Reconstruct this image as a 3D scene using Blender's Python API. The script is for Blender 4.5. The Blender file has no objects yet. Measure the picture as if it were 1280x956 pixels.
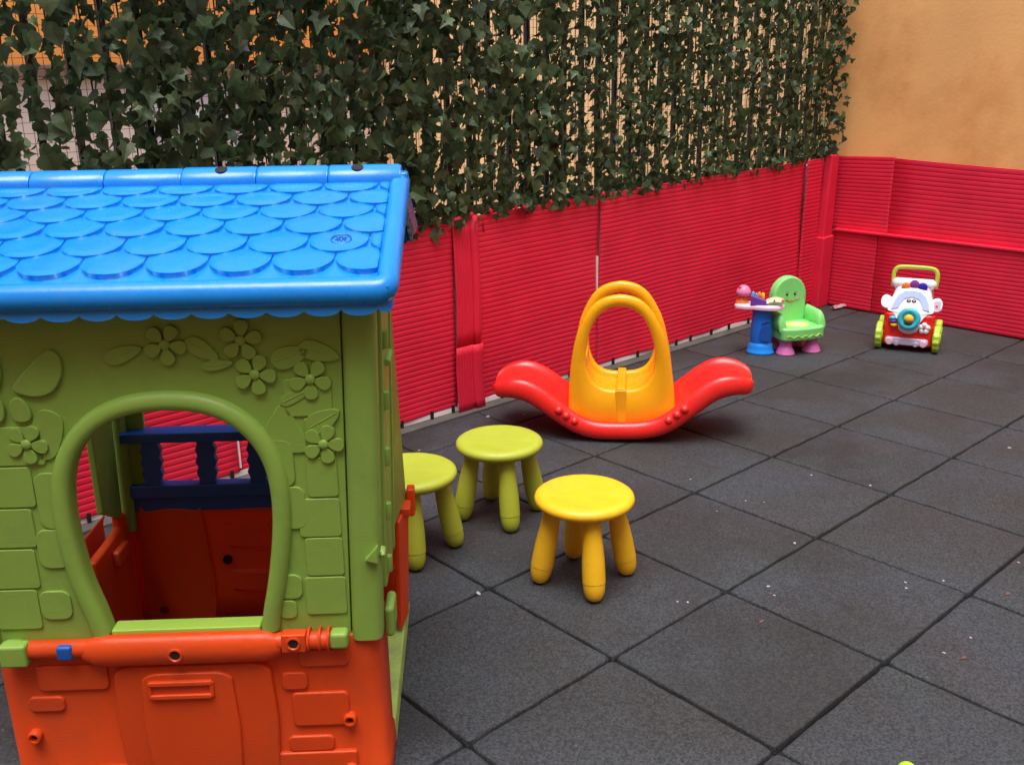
import bpy, bmesh, math, random
from mathutils import Vector, Matrix
from math import sin, cos, pi, radians, sqrt, atan2
random.seed(7)
SC = bpy.context.scene
COL = SC.collection

# ------------------------------------------------------------------ camera
cd = bpy.data.cameras.new('camera'); cam = bpy.data.objects.new('camera', cd); COL.objects.link(cam)
R_ = Vector((0.74038733, -0.67203551, -0.01395977)); U_ = Vector((0.21512569, 0.21722805, 0.95212022)); F_ = Vector((0.63682614, 0.70794086, -0.305405))
M_ = Matrix((R_, U_, -F_)).transposed().to_4x4(); M_.translation = Vector((-1.66149, -0.96403, 1.47353))
cam.matrix_world = M_
cd.sensor_width = 36; cd.lens = 36 * 1202.555 / 1280; cd.clip_start = 0.05; cd.clip_end = 300
SC.camera = cam

# ------------------------------------------------------------------ sky, sun, exposure
SUN_EL, SUN_AZ = radians(76), radians(228)      # azimuth clockwise from +Y, direction the light comes from
w = bpy.data.worlds.new('World'); SC.world = w; w.use_nodes = True
nt = w.node_tree; nt.nodes.clear()
sky = nt.nodes.new('ShaderNodeTexSky'); sky.sky_type = 'NISHITA'; sky.sun_disc = False
sky.sun_elevation = SUN_EL; sky.sun_rotation = SUN_AZ; sky.air_density = 1.0; sky.dust_density = 3.0; sky.ozone_density = 1.0
bg = nt.nodes.new('ShaderNodeBackground'); bg.inputs['Strength'].default_value = 0.15
wo = nt.nodes.new('ShaderNodeOutputWorld')
nt.links.new(sky.outputs[0], bg.inputs[0]); nt.links.new(bg.outputs[0], wo.inputs[0])
sd = bpy.data.lights.new('sun', 'SUN'); sd.energy = 1.0; sd.angle = radians(38); sd.color = (1, .95, .88)
sun = bpy.data.objects.new('sun', sd); COL.objects.link(sun)
dvec = Vector((sin(SUN_AZ) * cos(SUN_EL), cos(SUN_AZ) * cos(SUN_EL), sin(SUN_EL)))
sun.rotation_euler = dvec.to_track_quat('Z', 'Y').to_euler(); sun.location = dvec * 20
SC.view_settings.view_transform = 'Standard'; SC.view_settings.look = 'None'
SC.view_settings.exposure = 1.3; SC.view_settings.gamma = 1

# ------------------------------------------------------------------ materials
def mat(name, color, rough=.5, var=.12, scale=6, bump=.0, bscale=200, dirt=None, dirt_amt=.0, spec=.5, coat=0, island=0, trans=0, dirt_scale=2.5):
    m = bpy.data.materials.new(name); m.use_nodes = True
    t = m.node_tree; N = t.nodes; L = t.links; b = N['Principled BSDF']
    tc = N.new('ShaderNodeTexCoord')
    nz = N.new('ShaderNodeTexNoise'); nz.inputs['Scale'].default_value = scale; nz.inputs['Detail'].default_value = 6
    L.new(tc.outputs['Object'], nz.inputs['Vector'])
    mr = N.new('ShaderNodeMapRange'); mr.inputs[1].default_value = .3; mr.inputs[2].default_value = .7
    mr.inputs[3].default_value = 1 - var; mr.inputs[4].default_value = 1 + var
    L.new(nz.outputs['Fac'], mr.inputs[0])
    hsv = N.new('ShaderNodeHueSaturation'); hsv.inputs['Color'].default_value = (*color, 1)
    L.new(mr.outputs[0], hsv.inputs['Value'])
    out = hsv.outputs[0]
    if island:
        g = N.new('ShaderNodeNewGeometry')
        mi = N.new('ShaderNodeMapRange'); mi.inputs[3].default_value = 1 - island; mi.inputs[4].default_value = 1 + island
        L.new(g.outputs['Random Per Island'], mi.inputs[0])
        h2 = N.new('ShaderNodeHueSaturation'); L.new(out, h2.inputs['Color']); L.new(mi.outputs[0], h2.inputs['Value'])
        mh = N.new('ShaderNodeMath'); mh.operation = 'MULTIPLY'; mh.inputs[1].default_value = 17.3; L.new(g.outputs['Random Per Island'], mh.inputs[0])
        fr = N.new('ShaderNodeMath'); fr.operation = 'FRACT'; L.new(mh.outputs[0], fr.inputs[0])
        m3 = N.new('ShaderNodeMapRange'); m3.inputs[3].default_value = .485; m3.inputs[4].default_value = .54; L.new(fr.outputs[0], m3.inputs[0])
        L.new(m3.outputs[0], h2.inputs['Hue']); out = h2.outputs[0]
    if dirt:
        n2 = N.new('ShaderNodeTexNoise'); n2.inputs['Scale'].default_value = dirt_scale; n2.inputs['Detail'].default_value = 9; n2.inputs['Roughness'].default_value = .7
        L.new(tc.outputs['Object'], n2.inputs['Vector'])
        r2 = N.new('ShaderNodeMapRange'); r2.inputs[1].default_value = .5; r2.inputs[2].default_value = .75; r2.inputs[4].default_value = dirt_amt
        L.new(n2.outputs['Fac'], r2.inputs[0])
        mx = N.new('ShaderNodeMix'); mx.data_type = 'RGBA'; L.new(r2.outputs[0], mx.inputs[0]); L.new(out, mx.inputs[6]); mx.inputs[7].default_value = (*dirt, 1)
        out = mx.outputs[2]
    L.new(out, b.inputs['Base Color'])
    b.inputs['Specular IOR Level'].default_value = spec
    rr = N.new('ShaderNodeMapRange'); rr.inputs[1].default_value = .3; rr.inputs[2].default_value = .7
    rr.inputs[3].default_value = max(.03, rough - .07); rr.inputs[4].default_value = min(1, rough + .1)
    n3 = N.new('ShaderNodeTexNoise'); n3.inputs['Scale'].default_value = scale * 4; n3.inputs['Detail'].default_value = 5; L.new(tc.outputs['Object'], n3.inputs['Vector'])
    L.new(n3.outputs['Fac'], rr.inputs[0]); L.new(rr.outputs[0], b.inputs['Roughness'])
    if trans:
        tr = N.new('ShaderNodeBsdfTranslucent'); L.new(out, tr.inputs['Color']); ms = N.new('ShaderNodeMixShader'); ms.inputs[0].default_value = trans
        L.new(b.outputs[0], ms.inputs[1]); L.new(tr.outputs[0], ms.inputs[2]); L.new(ms.outputs[0], N['Material Output'].inputs['Surface'])
    if coat: b.inputs['Coat Weight'].default_value = coat; b.inputs['Coat Roughness'].default_value = .15
    if bump:
        nb = N.new('ShaderNodeTexNoise'); nb.inputs['Scale'].default_value = bscale; nb.inputs['Detail'].default_value = 4; L.new(tc.outputs['Object'], nb.inputs['Vector'])
        bp = N.new('ShaderNodeBump'); bp.inputs['Strength'].default_value = 1; bp.inputs['Distance'].default_value = bump
        L.new(nb.outputs['Fac'], bp.inputs['Height']); L.new(bp.outputs[0], b.inputs['Normal'])
    return m

GRIME = (.10, .085, .06)
MT = dict(
 green=mat('green_plastic', (.225, .40, .066), .44, .07, 3, .0005, 90, GRIME, .30, dirt_scale=6),
 blue=mat('blue_plastic', (.006, .235, .75), .24, .06, 4, .0004, 60, (.10, .22, .42), .30, dirt_scale=5),
 orange=mat('orange_plastic', (.84, .095, .014), .40, .06, 3, .0006, 70, (.42, .10, .05), .38, trans=.32, dirt_scale=5),
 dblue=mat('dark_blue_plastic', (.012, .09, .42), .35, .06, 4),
 yellow=mat('yellow_plastic', (.88, .52, .014), .42, .05, 5, .0003, 120, (.42, .27, .08), .35, dirt_scale=9),
 ygreen=mat('yellow_green_plastic', (.40, .46, .035), .44, .06, 5, .0003, 120, (.24, .24, .07), .35, dirt_scale=9),
 rred=mat('glossy_red_plastic', (.82, .022, .018), .26, .04, 4, .0002, 40, (.5, .05, .04), .15),
 ryel=mat('glossy_yellow_plastic', (.93, .42, .008), .28, .04, 4),
 clad=mat('red_corrugated_sheet', (.72, .016, .052), .55, .10, 5, .0006, 60, (.52, .05, .07), .4, spec=.35, dirt_scale=1.2),
 owall=mat('orange_painted_render', (.88, .455, .155), .9, .10, 1.6, .0012, 50, (.66, .27, .075), 1.0, dirt_scale=1.1),
 peach=mat('pale_painted_render', (.60, .46, .37), .9, .08, 1.0),
 oband=mat('strong_orange_render', (.70, .26, .05), .9, .08, 1.0),
 white=mat('white_masonry', (.68, .66, .62), .8, .12, 8, .001, 40, (.25, .23, .2), .6),
 kerb=mat('grey_concrete', (.085, .08, .072), .9, .25, 9, .002, 60, (.06, .055, .05), .7),
 metal=mat('dark_fence_paint', (.018, .017, .019), .5, .1, 8),
 wire=mat('green_wire', (.03, .035, .03), .6, .1, 8),
 leaf=mat('ivy_leaf_plastic', (.082, .122, .050), .45, .2, 12, .0035, 42, island=.5, spec=.5, trans=.35),
 vine=mat('ivy_stem_plastic', (.03, .05, .02), .6, .1, 8),
 lime=mat('lime_plastic', (.42, .68, .04), .35, .04, 5),
 tgreen=mat('mint_green_plastic', (.22, .68, .20), .38, .04, 5),
 tblue=mat('toy_blue_plastic', (.010, .17, .72), .32, .04, 5),
 pink=mat('pink_plastic', (.62, .16, .45), .35, .04, 5),
 lpink=mat('pale_pink_plastic', (.85, .55, .68), .4, .04, 5),
 purple=mat('purple_plastic', (.17, .05, .40), .4, .04, 5),
 twhite=mat('white_toy_plastic', (.82, .82, .86), .3, .03, 5),
 cyan=mat('cyan_plastic', (.03, .42, .55), .35, .04, 5),
 black=mat('black_print', (.01, .01, .015), .5, .04, 5),
 dred=mat('dark_red_print', (.55, .05, .05), .5, .04, 5),
 cream=mat('cream_sticker', (.80, .68, .45), .5, .1, 15),
 lemon=mat('lemon_sticker', (.85, .80, .18), .5, .05, 15),
 pblue=mat('pale_blue_sticker', (.42, .55, .88), .4, .05, 15),
 silver=mat('lilac_grey_plastic', (.50, .44, .56), .35, .04, 5),
 hole=mat('dark_recess', (.008, .008, .008), .8, .04, 5),
 scrap=mat('white_paper_scrap', (.42, .41, .40), .8, .1, 40),
 redscrap=mat('faded_red_scrap', (.14, .06, .052), .8, .1, 40),
 soil=mat('grey_paving', (.20, .19, .18), .95, .15, 2),
)

def rubber():
    m = bpy.data.materials.new('rubber_crumb'); m.use_nodes = True
    t = m.node_tree; N = t.nodes; L = t.links; b = N['Principled BSDF']
    tc = N.new('ShaderNodeTexCoord'); g = N.new('ShaderNodeNewGeometry')
    def noise(s, d, r=.5):
        n = N.new('ShaderNodeTexNoise'); n.inputs['Scale'].default_value = s; n.inputs['Detail'].default_value = d; n.inputs['Roughness'].default_value = r
        L.new(tc.outputs['Object'], n.inputs['Vector']); return n.outputs['Fac']
    def mix(f, a, c, mode='MIX'):
        x = N.new('ShaderNodeMix'); x.data_type = 'RGBA'; x.blend_type = mode
        if hasattr(f, 'links'): L.new(f, x.inputs[0])
        else: x.inputs[0].default_value = f
        for v, k in ((a, 6), (c, 7)):
            if hasattr(v, 'links'): L.new(v, x.inputs[k])
            else: x.inputs[k].default_value = (*v, 1)
        return x.outputs[2]
    def rng(v, a, b_, c=0, d=1):
        r = N.new('ShaderNodeMapRange'); L.new(v, r.inputs[0])
        for i, q in zip((1, 2, 3, 4), (a, b_, c, d)): r.inputs[i].default_value = q
        return r.outputs[0]
    base = mix(rng(g.outputs['Random Per Island'], 0, 1), (.016, .0172, .0176), (.026, .0277, .0282))
    base = mix(rng(noise(1.7, 5, .6), .44, .60), base, (.029, .035, .042))      # bluish worn patches
    base = mix(rng(noise(3.1, 6, .6), .52, .72, 0, .6), base, (.029, .037, .034))
    base = mix(rng(noise(2.2, 6, .65), .52, .75, 0, .7), base, (.035, .031, .033))
    vo = N.new('ShaderNodeTexVoronoi'); vo.inputs['Scale'].default_value = 200; L.new(tc.outputs['Object'], vo.inputs['Vector'])
    sp = N.new('ShaderNodeSeparateColor'); L.new(vo.outputs['Color'], sp.inputs[0])
    gr = rng(sp.outputs[0], 0, 1, .45, 1.7)
    hs = N.new('ShaderNodeHueSaturation'); L.new(base, hs.inputs['Color']); L.new(gr, hs.inputs['Value'])
    c = hs.outputs[0]
    c = mix(rng(noise(70, 4, .8), .60, .72, 0, .5), c, (.065, .065, .07))        # dusty grains
    c = mix(rng(noise(42, 3, .8), .70, .74, 0, .75), c, (.15, .15, .145))         # rare pale flecks
    L.new(c, b.inputs['Base Color']); b.inputs['Roughness'].default_value = .72; b.inputs['Specular IOR Level'].default_value = .5
    bp = N.new('ShaderNodeBump'); bp.inputs['Distance'].default_value = .0025; bp.inputs['Strength'].default_value = .8
    L.new(noise(230, 3, .7), bp.inputs['Height']); L.new(bp.outputs[0], b.inputs['Normal'])
    return m
MT['rubber'] = rubber()

# ------------------------------------------------------------------ mesh helpers
SHEAR = [False]
class MB:
    def __init__(s, off=(0, 0, 0)): s.v = []; s.f = []; s.off = Vector(off); s.T = None; s.sh = SHEAR[0]
    def add(s, vs, fs):
        n = len(s.v)
        for q in vs:
            q = Vector(q)
            if s.T is not None: q = s.T @ q
            if s.sh and q.z > .38: q.x += (q.z-.38)*.034      # the moulded walls lean a little
            s.v.append(q - s.off)
        s.f += [tuple(i + n for i in q) for q in fs]; return s
    def box(s, x0, x1, y0, y1, z0, z1):
        return s.add([(x0,y0,z0),(x1,y0,z0),(x1,y1,z0),(x0,y1,z0),(x0,y0,z1),(x1,y0,z1),(x1,y1,z1),(x0,y1,z1)],
                     [(3,2,1,0),(4,5,6,7),(0,1,5,4),(1,2,6,5),(2,3,7,6),(3,0,4,7)])
    def rings(s, rs, cap=True, closed=True, loop=False):
        n = len(rs[0]); vs = [q for r in rs for q in r]; fs = []
        m = len(rs)
        for i in range(m if loop else m - 1):
            a = i * n; b = ((i + 1) % m) * n
            for k in range(n if closed else n - 1):
                k2 = (k + 1) % n; fs.append((a + k, a + k2, b + k2, b + k))
        if cap and not loop:
            fs.append(tuple(range(n))[::-1]); fs.append(tuple((m - 1) * n + k for k in range(n)))
        return s.add(vs, fs)
    def lathe(s, prof, c=(0, 0, 0), n=32, axis='Z', sx=1, sy=1):
        rs = []
        for r, z in prof:
            ring = []
            for k in range(n):
                a = 2 * pi * k / n; p = (r * cos(a) * sx, r * sin(a) * sy, z)
                if axis == 'Y': p = (p[0], p[2], p[1])
                elif axis == 'X': p = (p[2], p[0], p[1])
                ring.append((c[0] + p[0], c[1] + p[1], c[2] + p[2]))
            rs.append(ring)
        return s.rings(rs)
    def tube(s, pts, r, n=12, closed=False, squash=1, up=(0, 0, 1)):
        pts = [Vector(p) for p in pts]; m = len(pts); rs = []
        rr = r if isinstance(r, (list, tuple)) else [r] * m
        prev = None
        for i, p in enumerate(pts):
            if closed: t = pts[(i + 1) % m] - pts[i - 1]
            else: t = pts[min(i + 1, m - 1)] - pts[max(i - 1, 0)]
            t.normalize()
            u = Vector(up) if prev is None else prev
            u = (u - t * u.dot(t))
            if u.length < 1e-4: u = t.orthogonal()
            u.normalize(); v = t.cross(u); prev = u
            rs.append([p + (u * cos(2*pi*k/n) + v * sin(2*pi*k/n) * squash) * rr[i] for k in range(n)])
        return s.rings(rs, loop=closed)
    def prism(s, pts, y0, y1):           # outline (x,z) extruded along y from y0 (front) to y1
        n = len(pts)
        A = sum(pts[i][0]*pts[(i+1)%n][1]-pts[(i+1)%n][0]*pts[i][1] for i in range(n))
        if A < 0: pts = pts[::-1]
        vs = [(x, y0, z) for x, z in pts] + [(x, y1, z) for x, z in pts]
        fs = [tuple(range(n)), tuple(range(2*n-1, n-1, -1))] + [(i, n+i, n+(i+1)%n, (i+1)%n) for i in range(n)]
        return s.add(vs, fs)
    def prismz(s, pts, z0, z1):          # outline (x,y) extruded along z
        n = len(pts)
        A = sum(pts[i][0]*pts[(i+1)%n][1]-pts[(i+1)%n][0]*pts[i][1] for i in range(n))
        if A < 0: pts = pts[::-1]
        vs = [(x, y, z0) for x, y in pts] + [(x, y, z1) for x, y in pts]
        fs = [tuple(range(n))[::-1], tuple(range(n, 2*n))] + [(i, (i+1)%n, n+(i+1)%n, n+i) for i in range(n)]
        return s.add(vs, fs)
    def ball(s, c, r, n=16, m=10):
        r = (r, r, r) if not isinstance(r, (tuple, list)) else r
        rs = []
        for i in range(m + 1):
            th = -pi/2 + pi * (i + .0001) / (m + .0002)
            rs.append([(c[0]+r[0]*cos(th)*cos(2*pi*k/n), c[1]+r[1]*cos(th)*sin(2*pi*k/n), c[2]+r[2]*sin(th)) for k in range(n)])
        return s.rings(rs)
    def ringplate(s, outer, inner, y0, y1):   # matching (x,z) loops, plate with a hole
        n = len(outer)
        vs = [(x,y0,z) for x,z in outer]+[(x,y0,z) for x,z in inner]+[(x,y1,z) for x,z in outer]+[(x,y1,z) for x,z in inner]
        fs = []
        for i in range(n):
            j = (i+1) % n
            fs += [(i,j,n+j,n+i), (2*n+j,2*n+i,3*n+i,3*n+j), (j,i,2*n+i,2*n+j), (n+i,n+j,3*n+j,3*n+i)]
        return s.add(vs, fs)

def obj(name, mb, m, parent=None, bev=0, seg=2, sub=0, smooth=True, ang=35, loc=None, fixn=True):
    me = bpy.data.meshes.new(name); me.from_pydata([tuple(v) for v in mb.v], [], mb.f)
    bm = bmesh.new(); bm.from_mesh(me)
    if fixn: bmesh.ops.recalc_face_normals(bm, faces=bm.faces)
    bm.to_mesh(me); bm.free()
    if smooth:
        me.polygons.foreach_set('use_smooth', [True] * len(me.polygons))
        if not sub: me.set_sharp_from_angle(angle=radians(ang))
    me.materials.append(MT[m] if isinstance(m, str) else m)
    o = bpy.data.objects.new(name, me); COL.objects.link(o)
    if parent: o.parent = parent
    if loc: o.location = loc
    if bev:
        b = o.modifiers.new('bevel', 'BEVEL'); b.width = bev; b.segments = seg; b.limit_method = 'ANGLE'; b.angle_limit = radians(28); b.harden_normals = False
        wn = o.modifiers.new('wn', 'WEIGHTED_NORMAL'); wn.keep_sharp = False
        me.polygons.foreach_set('use_smooth', [True] * len(me.polygons))
        for e in me.attributes:
            if e.name == 'sharp_edge': me.attributes.remove(e); break
    if sub:
        q = o.modifiers.new('subsurf', 'SUBSURF'); q.levels = sub; q.render_levels = sub
    return o
def tag(o, label=None, cat=None, group=None, kind=None):
    if label: o['label'] = label
    if cat: o['category'] = cat
    if group: o['group'] = group
    if kind: o['kind'] = kind
    return o
def thing(name, label, cat, loc, rz=0, group=None):
    o = bpy.data.objects.new(name, None); COL.objects.link(o); o.empty_display_size = .1
    o.location = loc; o.rotation_euler = (0, 0, rz); return tag(o, label, cat, group)
def rrect(x0, x1, z0, z1, r, n=5):
    p = []
    for cx, cz, a0 in ((x1-r, z1-r, 0), (x0+r, z1-r, pi/2), (x0+r, z0+r, pi), (x1-r, z0+r, 3*pi/2)):
        for k in range(n + 1):
            a = a0 + pi/2 * k / n; p.append((cx + r*cos(a), cz + r*sin(a)))
    return p
def cat_rom(P, n=6, closed=True):
    out = []; m = len(P); rngi = range(m if closed else m - 1)
    for i in rngi:
        g = lambda k: P[k % m] if closed else P[min(max(k, 0), m-1)]
        p0, p1, p2, p3 = g(i-1), g(i), g(i+1), g(i+2)
        for k in range(n):
            t = k / n
            out.append(tuple(.5*((2*b)+(-a+c)*t+(2*a-5*b+4*c-d)*t*t+(-a+3*b-3*c+d)*t**3) for a, b, c, d in zip(p0, p1, p2, p3)))
    if not closed: out.append(tuple(P[-1]))
    return out

# ------------------------------------------------------------------ ground
S = .5
g = MB(); g.add([(-60,-60,-.03),(60,-60,-.03),(60,60,-.03),(-60,60,-.03)], [(0,1,2,3)])
tag(obj('ground', g, 'soil', smooth=False), kind='structure')
g = MB(); g.add([(-3.6,-3.1,-.024),(4.05,-3.1,-.024),(4.05,2.27,-.024),(-3.6,2.27,-.024)], [(0,1,2,3)])
tag(obj('tile_bed', g, 'hole', smooth=False), kind='structure')
g = MB(); rt = random.Random(3)
for i in range(-7, 9):
    for j in range(-6, 5):
        x0, y0 = i*S, j*S; x1, y1 = x0+S, y0+S
        x1 = min(x1, 4.04); y1 = min(y1, 2.235)
        if x1 - x0 < .05 or y1 - y0 < .05: continue
        if x1 < -3: continue
        gap = .0046
        jit = [rt.uniform(-.0012, .0012) for _ in range(4)]; dz = rt.uniform(-.0012, .0008)
        def edge(ax, ay, bx, by, nx, ny, s):
            n = 22; pts = []
            for k in range(n):
                t = k / n
                d = gap + s + .0010*sin(t*17 + i*3 + j) + rt.uniform(0, .0014)
                pts.append((ax+(bx-ax)*t + nx*d, ay+(by-ay)*t + ny*d))
            return pts
        e1 = edge(x0, y0, x1, y0, 0, 1, jit[0]); e2 = edge(x1, y0, x1, y1, -1, 0, jit[1])
        e3 = edge(x1, y1, x0, y1, 0, -1, jit[2]); e4 = edge(x0, y1, x0, y0, 1, 0, jit[3])
        for e in (e1, e2, e3, e4): e[0] = None
        e1[0] = (x0+.008, y0+.008); e2[0] = (x1-.008, y0+.008); e3[0] = (x1-.008, y1-.008); e4[0] = (x0+.008, y1-.008)
        P = e1+e2+e3+e4; cx, cy = (x0+x1)/2, (y0+y1)/2
        def ins(p, d): return (p[0] + (d if p[0] < cx else -d) * (abs(p[0]-cx) > (x1-x0)/2-.03), p[1] + (d if p[1] < cy else -d) * (abs(p[1]-cy) > (y1-y0)/2-.03))
        r0 = [(x, y, -.022) for x, y in P]; r1 = [(x, y, -.004+dz) for x, y in P]
        r2 = [(*ins(p, .0022), -.0008+dz) for p in P]; r3 = [(*ins(p, .006), dz) for p in P]
        n0 = len(P)
        g.add(r0+r1+r2+r3, [(q*n0+k, q*n0+(k+1)%n0, (q+1)*n0+(k+1)%n0, (q+1)*n0+k) for q in range(3) for k in range(n0)] + [tuple(3*n0+k for k in range(n0))])
tag(obj('rubber_tile_floor', g, 'rubber', ang=60, fixn=False), kind='structure')

# ------------------------------------------------------------------ low wall, kerb, orange wall, neighbour
YW = 2.30; XR = 4.03
def ztop(x): return .868 + (x - .6) * .0245
lw = thing('low_wall', 'white low masonry wall behind the long red cladding, below the ivy', 'wall', (0.7, 2.38, 0))
g = MB((.7, 2.38, 0))
n = 8
for k in range(n):
    xa = -3.4 + (4.1+3.4)*k/n; xb = -3.4 + (7.5)*(k+1)/n
g.prism([(-3.4, -.02), (4.10, -.02), (4.10, ztop(4.1)-.04), (-3.4, ztop(-3.4)-.04)], 2.315, 2.46)
obj('wall_body', g, 'white', lw)
g = MB((.7, 2.38, 0)); g.box(-3.3, 3.9, 2.293, 2.314, .009, .031); obj('base_board', g, mat('white_base_board', (.8, .8, .78), .7), lw)
for xj, za, zb_ in ((1.8495, .30, .60), (-.147, .045, .33)):
    g = MB((.7, 2.38, 0)); g.box(xj-.003, xj+.003, 2.284, 2.314, za, zb_); obj('exposed_strip', g, bpy.data.materials['white_base_board'], lw)
g = MB((.7, 2.38, 0)); rt = random.Random(5); x = -3.2
while x < 3.9:
    g.box(x, x+.012, 2.282, 2.292, .0, .045); x += rt.uniform(.11, .2)
tag(obj('cladding_bracket', g, 'hole', lw), kind='stuff')
g = MB(); 
g.box(-3.4, 3.9, 2.235, 2.312, -.03, .008)
tag(obj('kerb_strip', g, 'kerb', bev=.004), kind='structure')

ow = thing('orange_wall', 'orange rendered wall above the red cladding, right of the ivy', 'wall', (4.16, 0, 0))
g = MB((4.16, 0, 0)); g.box(4.075, 4.30, -3.5, 2.52, -.03, 4.2); obj('rendered_face', g, 'owall', ow)
nw = thing('far_side_wall', 'peach wall coloured as if sunlit, seen in slits through the right half of the ivy', 'wall', (4.7, 5, 0))
g = MB((4.7, 5, 0)); g.box(4.6, 4.8, 2.53, 9.2, -.03, 4.5)
obj('rendered_face', g, mat('painted_sunlit_peach', (.90, .55, .25), .9, .08, 1), nw)  # sunlight on this wall is put into its bright base colour
nb = thing('neighbouring_building', 'building behind the left of the ivy, orange above a pale lower storey', 'building', (0, 8.0, 0))
g = MB((0, 8, 0)); g.box(-9, 4.55, 8.0, 8.3, -.03, 1.55); obj('lower_storey', g, 'peach', nb)
g = MB((0, 8, 0)); g.box(-9, 4.55, 7.93, 8.3, 1.553, 3.9); obj('upper_storey', g, 'oband', nb)
g = MB((0, 8, 0)); g.box(-9, 4.5, 7.88, 7.925, 1.50, 1.60); obj('string_course', g, mat('brown_band', (.16, .09, .05), .8, .1, 3), nb, bev=.01)
for xx in (-4.6, -1.2, 2.0):
    g = MB((0, 8, 0)); g.box(xx, xx+.9, 7.96, 7.999, .05, 1.38); wdw = obj('door_panel', g, mat('pink_grey_door', (.42, .36, .37), .6, .1, 3), nb, bev=.01)
    g = MB((0, 8, 0)); g.box(xx+.42, xx+.46, 7.94, 7.958, .1, 1.33); obj('glazing_bar', g, 'white', wdw)

cy = thing('added_courtyard_walls', 'unseen tall walls added behind the viewer so light falls from above', 'building', (-4.2, -3.5, 0))  # unseen walls added to cut low sky light and darken under the eave
g = MB((-4.2, -3.5, 0)); g.box(-4.4, 4.07, -3.9, -3.55, -.03, 5.5); obj('added_rear_wall', g, 'owall', cy)
g = MB((-4.2, -3.5, 0)); g.box(-4.4, -3.9, -3.54, 2.5, -.03, 4.6); obj('added_side_wall', g, 'owall', cy)

# ------------------------------------------------------------------ red corrugated cladding
PIT = .0238
def corr_along_x(x0, x1, z0, zt, y, seed=0, wav=.005, nu=40, thick=.006, lean0=0, lean1=0, zslope=0):
    g = MB(); r = random.Random(seed); ph = [r.uniform(0, 6) for _ in range(6)]
    H = zt(0.5*(x0+x1)) - z0; nr = int(H / PIT); prof = []
    for k in range(nr + 1):
        for t, d in ((0, 0), (.06, .0010), (.18, .0018), (.5, .0021), (.82, .0018), (.94, .0010)):
            zz = (k + t) * PIT
            if zz <= H + .001: prof.append((zz / H, d))
    rows = []
    for u in range(nu + 1):
        tu = u / nu; col = []
        for s, d in prof:
            xx = x0 + (x1-x0)*tu + (lean0*(1-tu) + lean1*tu) * s
            z = z0 + s * (zt(xx) - z0) 
            z += .004*sin(xx*3.1+ph[3])*s
            wv = wav*(sin(xx*5.3+ph[0])*cos(z*4+ph[1]) + .5*sin(xx*13+ph[2]+z*6))
            col.append((xx, y - d - .008 - wv, z))
        rows.append(col)
    g.rings(rows, cap=False, closed=False)
    return g
def clad(name, label, g, group='red cladding panels along the walls', thick=.004):
    bb = [min(v[i] for v in g.v) for i in range(3)]
    o0 = Vector((sum(v.x for v in g.v)/len(g.v), sum(v.y for v in g.v)/len(g.v), bb[2])); g.v = [v - o0 for v in g.v]
    o = obj(name, g, 'clad', loc=o0, ang=75, fixn=False)
    s = o.modifiers.new('solid', 'SOLIDIFY'); s.thickness = thick; s.offset = 0
    return tag(o, label, 'wall panel', group)
zt = ztop
clad('red_cladding_panel', 'red ribbed wall panel seen through the left of the playhouse window', corr_along_x(-1.9, -.151, .030, zt, YW, 1, .004))
clad('red_cladding_panel', 'red ribbed wall panel between the playhouse and the upright ribbed strip', corr_along_x(-.143, .93, .030, zt, YW, 2, .004, lean0=.004))
clad('red_cladding_panel', 'red ribbed wall panel behind the left wing of the rocker', corr_along_x(1.05, 1.846, .030, zt, YW, 3, .005, lean1=.018))
clad('red_cladding_panel', 'long red ribbed wall panel from the white seam to the corner', corr_along_x(1.853, 3.72, .030, zt, YW, 4, .006, lean0=.014, nu=40))
clad('red_cladding_panel', 'narrow red ribbed wall strip just left of the corner upright', corr_along_x(3.712, 3.90, .032, lambda x: zt(x)+.004, YW-.012, 5, .003, nu=8))
def vert_ribs(x0, x1, z0, z1, y, pit=.016, flat=0, seed=0):
    g = MB(); prof = []; n = int((x1-x0-flat)/pit)
    for k in range(n):
        for t, d in ((0, 0), (.1, .0015), (.3, .0024), (.7, .0024), (.9, .0015)): prof.append((x0+(k+t)*pit, d))
    prof.append((x0+n*pit, 0))
    if flat: prof += [(x0+n*pit+.004, .010), (x0+n*pit+flat*.5, .013), (x1-.006, .011), (x1, .0)]
    rows = []
    for i in range(9):
        s = i/8; z = z0+(z1-z0)*s
        rows.append([(xx + .003*sin(s*4+seed), y - .014 - d - .003*sin(s*5+seed), z) for xx, d in prof])
    g.rings(rows, cap=False, closed=False); return g
t = thing('wall_post_cladding', 'upright vertically ribbed red strip on the long wall, left of the rocker', 'wall panel', (.99, 2.28, 0), 0, 'upright red strips covering the wall posts')
def relo(g, p): g.v = [v - Vector(p) for v in g.v]; return g
for nm, gg in (('upper_sheet', vert_ribs(.928, 1.066, .30, ztop(1)+.012, YW-.006, flat=.042)), ('lower_sheet', vert_ribs(.918, 1.070, .006, .312, YW-.016, flat=.046, seed=2))):
    o = obj(nm, relo(gg, t.location), 'clad', t, ang=75, fixn=False); s = o.modifiers.new('solid', 'SOLIDIFY'); s.thickness = .004; s.offset = 0
t = thing('wall_post_cladding', 'plain red folded upright covering the corner of the two walls', 'wall panel', (3.95, 2.24, 0), 0, 'upright red strips covering the wall posts')
g = MB(t.location); g.prism([(3.895, .45), (4.000, .45), (4.012, .96), (3.925, .965)], 2.235, 2.29); obj('upper_sheet', g, 'clad', t, bev=.008)
g = MB(t.location); g.prism([(3.875, .0), (3.995, .0), (4.008, .46), (3.885, .455)], 2.222, 2.29); obj('lower_sheet', g, 'clad', t, bev=.008)
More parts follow.
